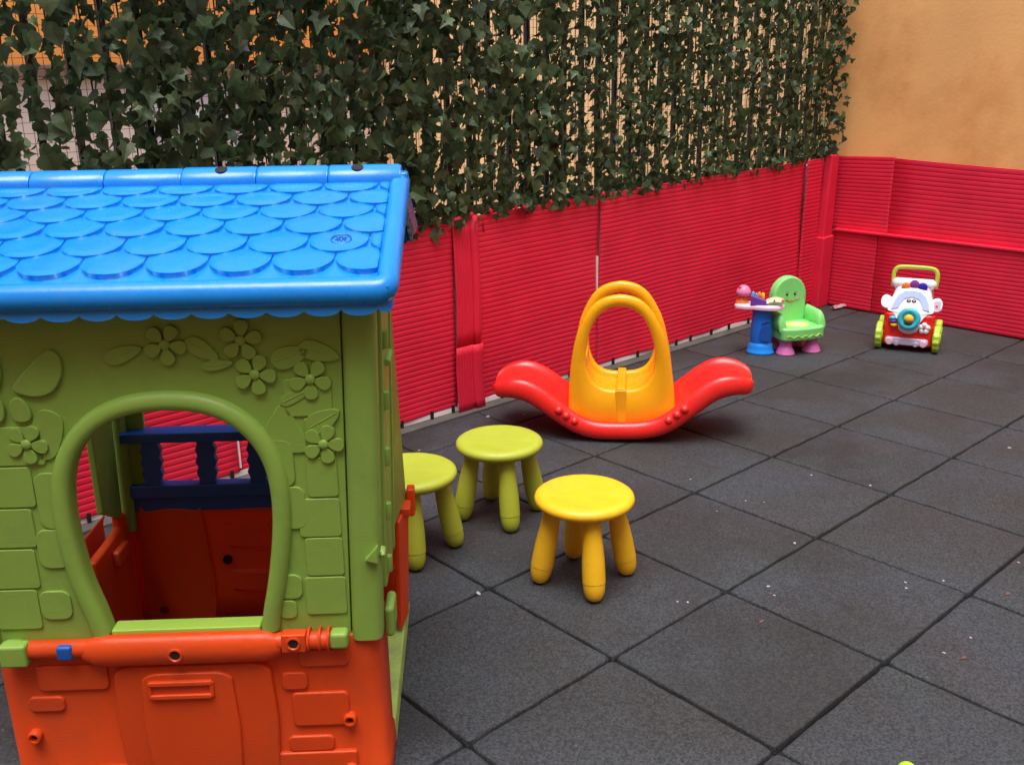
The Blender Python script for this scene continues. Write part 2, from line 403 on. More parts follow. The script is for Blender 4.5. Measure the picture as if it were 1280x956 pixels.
def corr_along_y(y0, y1, z0, z1, x, seed, wav=.004, zl=0.0):
    g = corr_along_x(y0, y1, z0, lambda u: z1 + zl*(u-y0), 0, seed, wav, nu=34)
    g.v = [Vector((x + v.y, v.x, v.z)) for v in g.v]; return g
clad('red_cladding_panel', 'narrow upper red ribbed strip on the right wall beside the corner', corr_along_y(1.896, 2.290, .50, .958, XR+.035, 11, .001, -.02))
clad('red_cladding_panel', 'upper red ribbed panel on the right wall, under the orange render', corr_along_y(-3.2, 1.90, .50, .822, XR+.038, 12, .002, .0262))
clad('red_cladding_panel', 'narrow lower red ribbed strip on the right wall beside the corner', corr_along_y(1.94, 2.290, .000, .492, XR+.008, 13, .002))
clad('red_cladding_panel', 'lower red ribbed panel on the right wall, behind the toy car', corr_along_y(-3.2, 1.935, .000, .487, XR+.004, 14, .003))
g = MB(); g.box(XR-.022, XR+.036, -3.2, 2.235, .486, .500)
o = obj('cladding_ledge', g, 'clad', bev=.0025); tag(o, 'thin red fold running along the right wall between its two panels', 'wall trim')
g = MB(); g.box(XR+.049, XR+.075, -3.2, 2.24, -.02, .93); g.v = g.v
o = obj('low_wall', g, 'white'); tag(o, 'low white wall base hidden behind the red cladding on the right', 'wall')

# ------------------------------------------------------------------ metal fence behind the ivy
fc = thing('metal_fence', 'dark vertical bar fence on top of the low wall behind the ivy', 'fence', (.7, 2.39, .86))
x = -2.3; rt = random.Random(9); kbar = 0
while x < 4.0:
    g = MB((.7, 2.39, .86)); g.box(x-.010, x+.010, 2.38, 2.40, ztop(x)-.03, 2.5); obj('bar', g, 'metal', fc)
    x += .118
for z in (.875, 2.30):
    g = MB((.7, 2.39, .86)); g.box(-2.4, 4.05, 2.401, 2.418, z, z+.035); obj('rail', g, 'metal', fc)

# ------------------------------------------------------------------ artificial ivy
iv = thing('ivy_screen', 'dense artificial ivy screen hanging on the fence above the long red wall', 'ivy', (.8, 2.3, .86))
OFF = Vector((.8, 2.3, .86))
g = MB(OFF)
x = -2.3
while x < 4.0:
    g.box(x-.0007, x+.0007, 2.352, 2.3534, ztop(x)+.0, 2.45); x += .030
z = .90
while z < 2.45:
    g.box(-2.3, 4.0, 2.3506, 2.352, z-.0007, z+.0007); z += .032
obj('wire_netting', g, 'wire', iv, smooth=False)
rt = random.Random(21)
LEAF = [(0,0),(.16,-.10),(.42,-.06),(.34,.16),(.52,.40),(.27,.44),(.16,.62),(0,1.0),(-.16,.62),(-.27,.44),(-.52,.40),(-.34,.16),(-.42,-.06),(-.16,-.10)]
LEAF2 = [(0,0),(.20,-.08),(.45,.08),(.50,.34),(.30,.58),(0,.95),(-.30,.58),(-.50,.34),(-.45,.08),(-.20,-.08)]
gl = MB(OFF); gs = MB(OFF); nleaf = 0
def leaf(P, size, yaw, pitch, roll):
    global nleaf
    L_ = LEAF if rt.random() < .7 else LEAF2
    # local: x side, z = -down tip, normal -y
    M3 = Matrix.Rotation(yaw, 3, 'Z') @ Matrix.Rotation(pitch, 3, 'X') @ Matrix.Rotation(roll, 3, 'Y')
    fold = rt.uniform(.08, .55); curl = rt.uniform(-.2, .6); sx = rt.uniform(.85, 1.1)
    def pt(a, b): return P + M3 @ Vector((a*size*sx, (-fold*abs(a) + curl*(b-.4)**2 ) * -size*-1, -b*size))
    vs = [pt(0, .38)] + [pt(a, b) for a, b in L_]
    m = len(L_)
    gl.add(vs, [(0, k+1, (k+1) % m + 1) for k in range(m)]); nleaf += 1
def dens(x):
    return
x = -2.35
while x < 4.02:
    # strand spacing and fullness vary along the fence as in the rolls of ivy
    if x < -.42: sp, step, sz, keep, dep = .055, .0165, .064, .94, .055
    elif x < .95: sp, step, sz, keep, dep = .042, .0165, .067, .98, .095
    elif x < 1.6: sp, step, sz, keep, dep = .045, .0165, .061, .97, .07
    else: sp, step, sz, keep, dep = .060, .0115, .049, .97, .05
    amp = rt.uniform(.002, .010); ph = rt.uniform(0, 6); zb = ztop(x) - rt.uniform(-.015, .035)
    if x < -.42: zb = ztop(x) + rt.uniform(-.02, .05)
    z = 2.35 + rt.uniform(0, .03); gapz = rt.uniform(1.0, 2.3); gaplen = rt.uniform(.03, .16) if rt.random() < .7 else 0
    pts = []
    while z > zb:
        xx = x + amp*sin(z*7+ph) + rt.uniform(-.006, .006)
        yy = 2.335 - rt.random()**1.3 * dep
        pts.append((x + amp*sin(z*7+ph), 2.342, z))
        fat = 1.0
        if rt.random() < keep and not (gapz < z < gapz+gaplen):
            leaf(Vector((xx + rt.uniform(-.008, .008), yy, z)), sz*rt.choice((.55, .7, .85, 1, 1.08, 1.2)), rt.gauss(0, .62), rt.gauss(.30, .34), rt.gauss(0, .55))
        z -= step * rt.uniform(.7, 1.25)
    if len(pts) > 2: gs.tube(pts, .003, 4)
    x += sp * rt.uniform(.75, 1.25)
# fringe of leaves over the top edge of the red panels and along the open end
x = -2.3
while x < 4.0:
    leaf(Vector((x, 2.275 + rt.uniform(-.02, .03), ztop(x) + rt.uniform(-.01, .07))), .05*rt.uniform(.7, 1.2), rt.gauss(0, .8), rt.gauss(.2, .4), rt.gauss(0, .8))
    x += rt.uniform(.008, .026)
z = .95
while z < 2.35:
    leaf(Vector((4.0 + rt.uniform(-.03, .02), 2.27 + rt.uniform(-.05, .06), z)), .05*rt.uniform(.8, 1.2), rt.gauss(-.5, .8), rt.gauss(.2, .4), rt.gauss(0, .9))
    z += rt.uniform(.006, .02)
o = obj('ivy_leaves', gl, 'leaf', iv, smooth=False, fixn=False); o['kind'] = 'stuff'
o = obj('ivy_stems', gs, 'vine', iv); o['kind'] = 'stuff'
# red screw caps on top of the cladding
for i, x in enumerate((.66, .83, 1.02, 1.13, 1.28, 1.33, 1.50, 1.86)):
    g = MB(); g.lathe([(.0, -.006), (.0085, -.005), (.010, 0), (.008, .004), (.003, .006)], n=12, axis='Y')
    c = obj('screw_cap', g, 'clad', loc=(x, 2.262, ztop(x)+rt.uniform(.008, .02)))
    tag(c, 'small round red cap at the lower edge of the ivy', 'screw cap', 'red caps along the top of the cladding')

print('LEAVES', nleaf)
#@@PART2
# ------------------------------------------------------------------ playhouse
HO = Vector((-.706, .508, 0)); HA = Vector((sin(radians(130)), cos(radians(130)), 0)); HB = Vector((-HA.y, HA.x, 0))
CO = (-.3875, .36, 0)                      # house centre in (a,b,z)
ph = thing('playhouse', 'green and orange plastic playhouse with a blue shingled roof', 'playhouse', HO + HA*CO[0] + HB*CO[1], radians(-40))
def H(): return MB(CO)
XL, XRr = -.775, .0
SHEAR[0] = True
# window outline
def wout(grow=0, z0=.405):
    P = [(.153, .405), (.160, .45), (.170, .50), (.181, .57), (.188, .64), (.188, .70), (.180, .755), (.160, .802), (.128, .840), (.090, .864), (.045, .877), (0, .880)]
    P = cat_rom(P, 4, closed=False)
    Rr = [(-.397 + x, z) for x, z in P]; Ll = [(-.397 - x*(1.0+.055*min(1, (z-.405)/.12)), z) for x, z in P[::-1][1:]]
    pts = Rr + Ll                        # from bottom right over the top to bottom left
    if grow:
        o = []
        for i, p in enumerate(pts):
            a = Vector(pts[max(i-1, 0)]); b = Vector(pts[min(i+1, len(pts)-1)]); t = (b-a).normalized(); nrm = Vector((t.y, -t.x))
            o.append((p[0]+nrm.x*grow, p[1]+nrm.y*grow))
        return o
    return pts
inner = wout()
X0, X1, Z0, Z1 = -.772, -.065, .378, 1.10
cx, cz = -.397, .68
def cast(p):
    dx, dz = p[0]-cx, p[1]-cz; ts = []
    if dx > 1e-6: ts.append((X1-cx)/dx)
    if dx < -1e-6: ts.append((X0-cx)/dx)
    if dz > 1e-6: ts.append((Z1-cz)/dz)
    if dz < -1e-6: ts.append((Z0-cz)/dz)
    t_ = min(ts); return (cx+dx*t_, cz+dz*t_)
inn = inner + [(-.397 - .153 + .306*k/6, .405) for k in range(1, 6)]
outr = [cast(p) for p in inn]
for cxy in ((X0, Z0), (X1, Z0), (X1, Z1), (X0, Z1)):
    k = min(range(len(outr)), key=lambda i: (outr[i][0]-cxy[0])**2 + (outr[i][1]-cxy[1])**2); outr[k] = cxy
g = H(); g.ringplate(outr, inn, .0, .028)
fw = obj('front_wall', g, 'green', ph, bev=.002)
SHEAR[0] = False
# lapped stone blocks moulded into the wall
g = H()
def blk(x0, x1, z0, z1, r=.008, d=.004):
    d = min(d, .0045); z0 -= .0018; z1 += .0018
    g.prism(rrect(x0, x1, z0, z1, min(r, abs(z1-z0)*.45, abs(x1-x0)*.45)), -d, .003)
rows_r = [(.90, .935), (.825, .925), (.745, .818), (.678, .738), (.590, .672), (.505, .584), (.418, .499)]
blk(-.158, -.068, .860, .930); blk(-.125, -.068, .780, .853); blk(-.128, -.068, .692, .772); blk(-.150, -.068, .606, .685); blk(-.143, -.068, .520, .600); blk(-.150, -.068, .432, .513)
blk(-.770, -.62, .775, .850); blk(-.770, -.652, .688, .768); blk(-.770, -.664, .602, .681); blk(-.770, -.672, .512, .594); blk(-.770, -.682, .420, .505)
blk(-.20, -.150, .715, .81, .02, .005); blk(-.195, -.134, .625, .712, .02, .005); blk(-.205, -.155, .47, .52, .016, .008); blk(-.205, -.170, .425, .462, .012, .005)
blk(-.650, -.596, .640, .755, .022, .005); blk(-.665, -.606, .555, .635, .02, .006); blk(-.680, -.618, .44, .50, .018, .006)
g.prism(cat_rom([(-.20, .83), (-.165, .885), (-.15, .87), (-.118, .80), (-.125, .785), (-.18, .79)], 4), -.004, .003)
g.prism(cat_rom([(-.575, .86), (-.605, .885), (-.63, .865), (-.655, .80), (-.645, .785), (-.60, .79)], 4), -.004, .003)

obj('moulded_block_relief', g, 'green', fw, bev=.0028, seg=3)
SHEAR[0] = True
# window rim
g = H(); rim = wout(.018)
prof = [(-.019, .004), (-.0185, -.010), (-.014, -.0175), (-.003, -.0195), (.009, -.0175), (.0165, -.010), (.019, .004)]
rs = []
for i, p in enumerate(rim):
    a = Vector(rim[max(i-1, 0)]); b = Vector(rim[min(i+1, len(rim)-1)]); t_ = (b-a).normalized(); nrm = Vector((t_.y, -t_.x))
    rs.append([(p[0]+nrm.x*u, v, p[1]+nrm.y*u) for u, v in prof])
g.rings(rs)
obj('window_rim', g, 'green', fw, ang=60)
g = H(); g.box(-.397-.150, -.397+.150, -.010, .030, .398, .412); obj('window_sill', g, mat('light_green_sill', (.30, .50, .07), .4, .06, 3), fw, bev=.003)
SHEAR[0] = False
def flower(c, R=.036, rot=0, y=-.0055, parent=fw, name='flower_relief', T=None, m='green', n=5):
    g = H() if parent is fw else MB()
    for k in range(n):
        a = rot + 2*pi*k/n - pi/2; pc = (c[0] + cos(a)*R*.62, c[1] + sin(a)*R*.62)
        P = []
        for q in range(14):
            t_ = 2*pi*q/14; lx = cos(t_)*R*.42; ly = sin(t_)*R*.33*(1+.35*cos(t_))
            P.append((pc[0] + lx*cos(a) - ly*sin(a), pc[1] + lx*sin(a) + ly*cos(a)))
        g.prism(P, y-.0038, y+.004)
    g.ball((c[0], y-.003, c[1]), (R*.27, .006, R*.27), 14, 8)
    return obj(name, g, m, parent, bev=.0022 if parent is fw else .001, seg=2)
for c, r_ in (((-.207, .945), .2), ((-.105, .933), .0), ((-.090, .802), .25), ((-.366, 1.007), .1), ((-.227, 1.012), .5), ((-.648, .818), .1)): flower(c, .0385, r_)
def leafr(c, L_, W, a, mid=True):
    g = H(); P = []
    for q in range(20):
        t_ = 2*pi*q/20; lx = cos(t_)*L_/2; ly = sin(t_)*W/2*(1 - .35*cos(t_)) * (1 if abs(cos(t_)) < .95 else .6)
        P.append((c[0] + lx*cos(a) - ly*sin(a), c[1] + lx*sin(a) + ly*cos(a)))
    g.prism(P, -.0062, .003)
    if mid: g.tube([(c[0]-cos(a)*L_*.4, -.0060, c[1]-sin(a)*L_*.4), (c[0]+cos(a)*L_*.4, -.0060, c[1]+sin(a)*L_*.4)], .0015, 6)
    obj('leaf_relief', g, 'green', fw, bev=.002)
for c, L_, W, a in (((-.088, .850), .075, .040, .5), ((-.135, .900), .070, .022, .45), ((-.140, .978), .075, .040, .3), ((-.085, .985), .08, .036, -.3), ((-.300, .995), .07, .032, -.6), ((-.445, .990), .075, .03, .3), ((-.275, .965), .06, .02, .1)): leafr(c, L_, W, a)
def bwing(pts):
    g = H(); g.prism(cat_rom(pts, 5), -.009, .003); obj('butterfly_relief', g, 'green', fw, bev=.003, seg=3)
bwing([(-.655, .925), (-.645, .945), (-.605, .985), (-.577, 1.002), (-.560, .985), (-.563, .950), (-.585, .920), (-.62, .912)])
bwing([(-.648, .912), (-.632, .892), (-.632, .868), (-.650, .862), (-.665, .870), (-.667, .900)])
bwing([(-.685, .925), (-.672, .955), (-.676, .99), (-.70, 1.015), (-.725, .995), (-.73, .95), (-.715, .92)])
bwing([(-.690, .912), (-.678, .895), (-.682, .868), (-.70, .862), (-.712, .880), (-.708, .902)])
SHEAR[0] = True
# corner posts
def post(x0, x1, y0, y1, z0, z1, nm='corner_post', r=.018):
    g = H(); P = []
    for cxx, cyy, a0 in ((x1-r, y1-r, 0), (x0+r, y1-r, pi/2), (x0+r, y0+r, pi), (x1-r, y0+r, 3*pi/2)):
        for k in range(5):
            a = a0 + pi/2*k/4; P.append((cxx+r*cos(a), cyy+r*sin(a)))
    g.prismz(P, z0, z1); return obj(nm, g, 'green', ph, ang=50)
fp = post(-.063, .0, -.014, .05, .372, 1.09)
g = H(); g.tube([(-.001, .01, .565), (.006, -.008, .56)], [.012, .004], 10); g.prism([(-.03, .560), (-.004, .590), (-.004, .552)], -.026, -.010); obj('latch_knob', g, 'green', fp, bev=.003)
bp_ = post(-.075, -.030, .665, .72, .372, 1.09)
lp = post(-.775, -.735, .665, .72, .30, 1.09)
post(-.800, -.772, -.010, .05, .378, 1.09, r=.01)
g = H(); g.box(-.735, -.69, .690, .705, .345, 1.08); obj('back_post_panel', g, 'green', ph, bev=.003)
# right side panel with hinge notches, behind the front post
sp_ = H(); sp_.box(-.014, .006, .052, .235, .455, 1.08)
spo = obj('side_panel', sp_, 'green', ph, bev=.004)
for zz in (.50, .62, .74, .86, .985):
    g = H(); g.lathe([(.0, -.018), (.008, -.018), (.0085, -.016), (.0085, .016), (.008, .018), (0, .018)], c=(.008, .075, zz), n=12); obj('hinge_pin', g, 'green', spo)
g = H(); g.tube([(.010, .10, .93), (.010, .18, .93)], .007, 8); g.box(.004, .010, .20, .22, .47, 1.07); obj('panel_rib', g, 'green', spo)
# upper and lower door leaves on the right side, ajar
g = H(); g.add([(-.040,.40,.375),(-.024,.395,.375),(.004,.68,.375),(-.010,.69,.375),(-.052,.40,1.075),(-.036,.395,1.075),(-.038,.68,1.075),(-.052,.69,1.075)], [(3,2,1,0),(4,5,6,7),(0,1,5,4),(1,2,6,5),(2,3,7,6),(3,0,4,7)])
ul = obj('upper_door_leaf', g, mat('shaded_green_plastic', (.19, .27, .04), .5, .08, 3, dirt=GRIME, dirt_amt=.3), ph, bev=.005)  # green plastic darkened in its colour for the shade on this leaf
g = H(); g.add([(-.030,.55,.05),(-.012,.54,.05),(.000,.62,.05),(-.017,.64,.05),(-.026,.57,.36),(-.008,.56,.36),(.012,.655,.365),(-.008,.67,.365)], [(3,2,1,0),(4,5,6,7),(0,1,5,4),(1,2,6,5),(2,3,7,6),(3,0,4,7)])
ll = obj('lower_door_leaf', g, 'orange', ph, bev=.006)
g = H(); g.box(.004, .026, .66, .70, .325, .405); g.box(-.008, .018, .60, .66, .352, .378); obj('door_hinge', g, 'orange', ll, bev=.005)

# doorstep
g = H(); g.add([(-.06,.14,0),(.000,.14,0),(-.006,.745,0),(-.07,.745,0),(-.06,.14,.035),(-.004,.14,.035),(-.012,.74,.035),(-.07,.74,.035)], [(3,2,1,0),(4,5,6,7),(0,1,5,4),(1,2,6,5),(2,3,7,6),(3,0,4,7)])
obj('doorstep', g, mat('pale_green_doorstep', (.30, .43, .09), .55, .15, 12, .002, 60, (.16, .17, .07), .6, dirt_scale=9), ph, bev=.005)
# orange lower front
g = H()
P = []
def ring(z, out=0, yf=0.0, r=.035):
    x0, x1 = XL-.020-out, -.007+out; q = []
    y0, y1 = -.006-out+yf, .055
    for cxx, cyy, a0, n in ((x1-r, y0+r, -pi/2, 6), ):
        pass
    # U shaped plan: front face with rounded corners returning along both sides
    q.append((x1, y1+.09, z)); q.append((x1, y1, z))
    for k in range(7): a = 0 - pi/2*k/6; q.append((x1-r+r*cos(a), y0+r+r*sin(a), z))
    for k in range(1, 12): q.append((x1-r-(x1-x0-2*r)*k/12, y0, z))
    for k in range(7): a = -pi/2 - pi/2*k/6; q.append((x0+r+r*cos(a), y0+r+r*sin(a), z))
    q.append((x0, y1, z)); q.append((x0, .60, z))
    return q
rs = [ring(z, o_) for z, o_ in ((0, .004), (.012, .006), (.06, .004), (.068, .0), (.30, 0), (.36, -.001), (.375, -.004), (.384, -.010))]
g.rings(rs, cap=False, closed=False)
lf = obj('lower_front_wall', g, 'orange', ph, ang=50, fixn=True)
sm = lf.modifiers.new('solid', 'SOLIDIFY'); sm.thickness = .006; sm.offset = -1
def onp(nm, fn, y0=-.013, m='orange', bev=.004, seg=3, par=lf):
    g = H(); fn(g); return obj(nm, g, m, par, bev=bev, seg=seg)
def arch(x0, x1, z0, z1, r): return [(x0, z0), (x1, z0), (x1+.006, (z0+z1)/2)] + [(x1-r+r*cos(a), z1-r*.5+r*.5*sin(a)) for a in [pi/2*k/6 for k in range(7)]] + [(x0+r-r*sin(a), z1-r*.5+r*.5*cos(a)) for a in [pi/2*k/6 for k in range(7)]] + [(x0-.006, (z0+z1)/2)]
onp('raised_centre_panel', lambda g: g.prism(arch(-.553, -.232, .07, .330, .045), -.020, 0), bev=.006)
onp('centre_hatch', lambda g: g.prism(arch(-.495, -.310, .06, .318, .04), -.028, -.012), bev=.004)
onp('letter_slot', lambda g: (g.prism(rrect(-.480, -.350, .293, .303, .004), -.036, -.02), g.prism(rrect(-.478, -.352, .262, .272, .004), -.036, -.02), g.prism(rrect(-.482, -.474, .264, .30, .003), -.034, -.02), g.prism(rrect(-.356, -.348, .264, .30, .003), -.034, -.02)), bev=.002)
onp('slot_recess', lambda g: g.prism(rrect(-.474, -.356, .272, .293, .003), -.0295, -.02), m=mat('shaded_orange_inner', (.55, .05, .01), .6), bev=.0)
def blocks(g):
    for x0, x1, z0, z1 in ((-.710, -.566, .275, .335), (-.737, -.663, .226, .262), (-.175, -.072, .312, .352), (-.214, -.160, .258, .300), (-.197, -.078, .168, .250), (-.212, -.115, .105, .143)):
        g.prism(rrect(x0, x1, z0, z1, .012), -.0125, 0)
onp('moulded_block_relief', blocks, bev=.004)
onp('bottom_ledge', lambda g: g.prism(rrect(-.24, -.068, .02, .104, .006), -.016, 0), bev=.004)
onp('bottom_ledge', lambda g: g.prism(rrect(-.76, -.545, .02, .085, .006), -.016, 0), bev=.004)
for c in ((-.734, .170), (-.078, .185), (-.082, .062)):
    g = H(); R0 = .0135
    g.lathe([(.009, 0), (R0, 0), (R0, -.016), (.0125, -.018), (.009, -.018), (.0085, -.004), (.0, -.004)], c=(c[0], -.006, c[1]), n=20, axis='Y'); sb = obj('screw_boss', g, 'orange', lf, ang=50)
    g = H(); g.lathe([(0, -.006), (.0084, -.006), (.0084, -.004), (0, -.004)], c=(c[0], -.0065, c[1]), n=16, axis='Y'); obj('screw_hole', g, 'hole', sb)
# sill bar and its fittings
g = H(); g.lathe([(.0, -.765), (.016, -.763), (.0185, -.758), (.0185, -.075), (.016, -.07), (0, -.068)], c=(0, -.016, .379), n=18, axis='X'); sbar = obj('sill_bar', g, 'orange', ph, ang=50)
g = H(); rs = []
for k in range(17):
    t_ = k/16; x = -.602 + (.602-.205)*t_; e = min(1, min(t_, 1-t_)*9+.35)**.5
    rs.append([(x, -.020 - .022*e*max(0, cos(a))*1.0 + (.012*sin(a)**2 if cos(a) < 0 else 0), .376 + .034*e*sin(a)*1.0 - .004) for a in [2*pi*q/16 for q in range(16)]])
g.rings(rs); obj('front_grip', g, 'orange', sbar, ang=50)
for c, nm in (((-.413, .370), 'grip_hole'), ((-.177, .384), 'bar_hole')):
    yy = -.0415 if nm == 'grip_hole' else -.036
    g = H(); g.lathe([(.009, .002), (.0155, .002), (.015, -.003), (.012, -.0035), (.0095, 0)], c=(c[0], yy, c[1]), n=20, axis='Y'); q = obj('hole_collar', g, 'orange', sbar, ang=50)
    g = H(); g.lathe([(0, -.001), (.0095, -.001), (.0095, .001), (0, .001)], c=(c[0], yy, c[1]), n=16, axis='Y'); obj(nm, g, 'hole', q)
g = H(); g.box(-.202, -.152, -.0365, -.01, .362, .404); obj('bar_plate', g, 'orange', sbar, bev=.004)
for x in (-.150, -.128, -.110):
    g = H(); g.lathe([(.0, 0), (.0245, 0), (.0255, .002), (.0245, .0045), (0, .0045)], c=(x, -.016, .382), n=20, axis='X'); obj('bar_ring', g, 'orange', sbar)
g = H(); g.lathe([(0, 0), (.022, 0), (.022, .034), (0, .034)], c=(-.760, -.016, .378), n=20, axis='X'); g.box(-.762, -.708, -.042, -.012, .352, .401); obj('green_lug', g, 'green', sbar, bev=.006, seg=3)
g = H(); g.box(-.104, -.067, -.040, -.008, .368, .405); obj('green_lug', g, 'green', sbar, bev=.008, seg=3)
g = H(); g.box(-.650, -.619, -.0385, -.02, .362, .394); obj('blue_clip', g, 'dblue', sbar, bev=.006, seg=3)
g = H(); g.box(-.003, .018, .06, .14, .33, .40); obj('green_lug', g, 'green', ph, bev=.009, seg=3)
# back: lower wall, railing
def band(z): return .006*(sin(z*60) > 0)
g = H(); rs = []
for z, d in ((.0, 0), (.10, 0), (.105, .012), (.16, .014), (.165, 0), (.235, 0), (.24, .012), (.30, .014), (.305, 0), (.345, 0), (.352, .01)):
    row = [(XL+.75*k/16, .69 - (d if (k % 5 or 1) and k > 6 else 0), z) for k in range(17)]; rs.append(row)
g.rings(rs, cap=False, closed=False)
bw = obj('lower_back_wall', g, 'orange', ph, ang=30); s_ = bw.modifiers.new('solid', 'SOLIDIFY'); s_.thickness = .02; s_.offset = 1
for c in ((-.50, .20), (-.69, .05)):
    g = H(); g.lathe([(0, -.004), (.013, -.004), (.013, .004), (0, .004)], c=(c[0], .684, c[1]), n=16, axis='Y'); obj('screw_hole', g, 'hole', bw)
g = H(); g.prism(cat_rom([(-.725, .0), (-.725, .34), (-.70, .352), (-.64, .360), (-.57, .352), (-.555, .33), (-.555, .0)], 4), .680, .689); obj('raised_centre_panel', g, 'orange', bw, bev=.003)
# left side low wall
g = H(); g.prism([(0,0),(0,0)] and [(XL, .0), (XL+.02, .0), (XL+.02, .36), (XL, .37)], .62, .69); obj('lower_side_wall', g, 'orange', ph, bev=.004)
g = H(); g.box(XL+.004, XL+.03, .42, .66, .0, .34); g.box(XL+.004, XL+.05, .52, .60, .27, .315); obj('left_inner_moulding', g, 'orange', ph, bev=.008)
# left side green door leaf edge seen through the window
g = H(); g.add([(XL+.002,.53,.42),(XL+.02,.53,.42),(XL+.02,.65,.35),(XL+.002,.65,.35),(XL+.002,.49,1.05),(XL+.02,.49,1.05),(XL+.02,.65,1.05),(XL+.002,.65,1.05)], [(3,2,1,0),(4,5,6,7),(0,1,5,4),(1,2,6,5),(2,3,7,6),(3,0,4,7)])
obj('left_side_panel', g, 'green', ph, bev=.004)
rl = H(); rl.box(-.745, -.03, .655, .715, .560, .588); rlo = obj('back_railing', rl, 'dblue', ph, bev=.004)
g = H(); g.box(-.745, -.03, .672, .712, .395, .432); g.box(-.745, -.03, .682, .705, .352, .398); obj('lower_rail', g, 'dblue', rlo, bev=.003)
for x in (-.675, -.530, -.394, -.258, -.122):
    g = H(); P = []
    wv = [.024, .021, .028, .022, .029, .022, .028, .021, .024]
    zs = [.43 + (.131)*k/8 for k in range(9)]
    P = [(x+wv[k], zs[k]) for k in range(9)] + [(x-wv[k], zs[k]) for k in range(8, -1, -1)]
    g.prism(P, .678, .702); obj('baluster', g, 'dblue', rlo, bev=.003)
SHEAR[0] = False
# roof ------------------------------------------------------------
ZE, ZR, YE, YR = 1.122, 1.268, -.075, .36; YB = .68
SLP = (ZR-ZE)/(YR-YE)
xl, xr = -.850, .067
def rz_(y): return ZE + (y-YE)*SLP
g = H()
g.prism([(0,0),(1,0),(1,1)], 0, 0) if False else None
# deck: both slopes
th = .012
sec = [(YE, ZE), (YR, ZR), (YB, ZE), (YB, ZE-th), (YR, ZR-th), (YE, ZE-th)]
g.rings([[(x, y, z) for y, z in sec] for x in (xl+.01, xr-.01)])
roof = obj('roof', g, 'blue', ph, smooth=False)
# rim along eaves and gables (front face rounded)
def rimtube(pts, nm):
    g = H(); prof = [(-.022, -.030), (-.024, -.010), (-.018, .006), (-.006, .013), (.008, .012), (.018, .004), (.020, -.008), (.02, -.03)]
    return g
g = H()
r = .035
path = []
front = [(xl+r, YE), (xr-r, YE)]
# path in plan: up the left gable, round the corner, along the eave, round the corner, up the right gable
path += [(xl, YR - (YR-YE-r)*k/8) for k in range(9)]
path += [(xl+r-r*cos(a), YE+r-r*sin(a)) for a in [pi/2*k/6 for k in range(1, 7)]]
path += [(xl+r + (xr-xl-2*r)*k/20, YE) for k in range(1, 21)]
path += [(xr-r+r*sin(a), YE+r-r*cos(a)) for a in [pi/2*k/6 for k in range(1, 7)]]
path += [(xr, YE+r+(YR-YE-r)*k/8) for k in range(1, 9)]
def sweep_rim(path, zfun, prof):
    g = H(); rs = []
    for i, p in enumerate(path):
        a = Vector(path[max(i-1,0)]); b = Vector(path[min(i+1,len(path)-1)]); t_ = (b-a).normalized(); o_ = Vector((t_.y, -t_.x))   # outward
        rs.append([(p[0]+o_.x*u, p[1]+o_.y*u, zfun(p[1])+v) for u, v in prof])
    g.rings(rs); return g
prof = [(-.010, -.036), (.0, -.032), (.006, -.022), (.0075, -.010), (.004, .002), (-.004, .010), (-.014, .014), (-.024, .013), (-.031, .007), (-.033, -.002), (-.033, -.012), (-.014, -.014), (-.013, -.036)]
obj('roof_rim', sweep_rim(path, rz_, prof), 'blue', roof, ang=70)
def back_y(y): return YR + (YR-y)*(YB-YR)/(YR-YE)
bpath = [(min(x, .060), back_y(y)) for x, y in path][::-1]
g = sweep_rim(bpath, lambda y: rz_(YR-(y-YR)*(YR-YE)/(YB-YR)), prof); obj('roof_rim', g, 'blue', roof, ang=70)
# scalloped valance
def valance(path, zfun, nm):
    g = H(); rs_t = []; L = [0]
    for i in range(1, len(path)): L.append(L[-1] + (Vector(path[i])-Vector(path[i-1])).length)
    N = int(L[-1]/.0036); top = []; bot = []
    for k in range(N+1):
        s = L[-1]*k/N; i = max(j for j in range(len(L)) if L[j] <= s+1e-9); i = min(i, len(L)-2)
        f = (s-L[i])/(L[i+1]-L[i]); p = Vector(path[i]).lerp(Vector(path[i+1]), f); t_ = (Vector(path[i+1])-Vector(path[i])).normalized(); o_ = Vector((t_.y, -t_.x))
        u = ((s + .004)/.0655) % 1; sc = sqrt(max(0, 1-(2*u-1)**2))
        z = zfun(p.y); dd = .040 + .013*sc
        rs_t.append([(p.x+o_.x*u_, p.y+o_.y*u_, z-v_) for u_, v_ in ((-.0065, .030), (-.0045, dd), (-.011, dd), (-.012, .030))])
    g.rings(rs_t); return obj(nm, g, 'blue', roof, ang=50)
valance(path, rz_, 'scalloped_valance'); valance(bpath, lambda y: rz_(YR-(y-YR)*(YR-YE)/(YB-YR)), 'scalloped_valance')
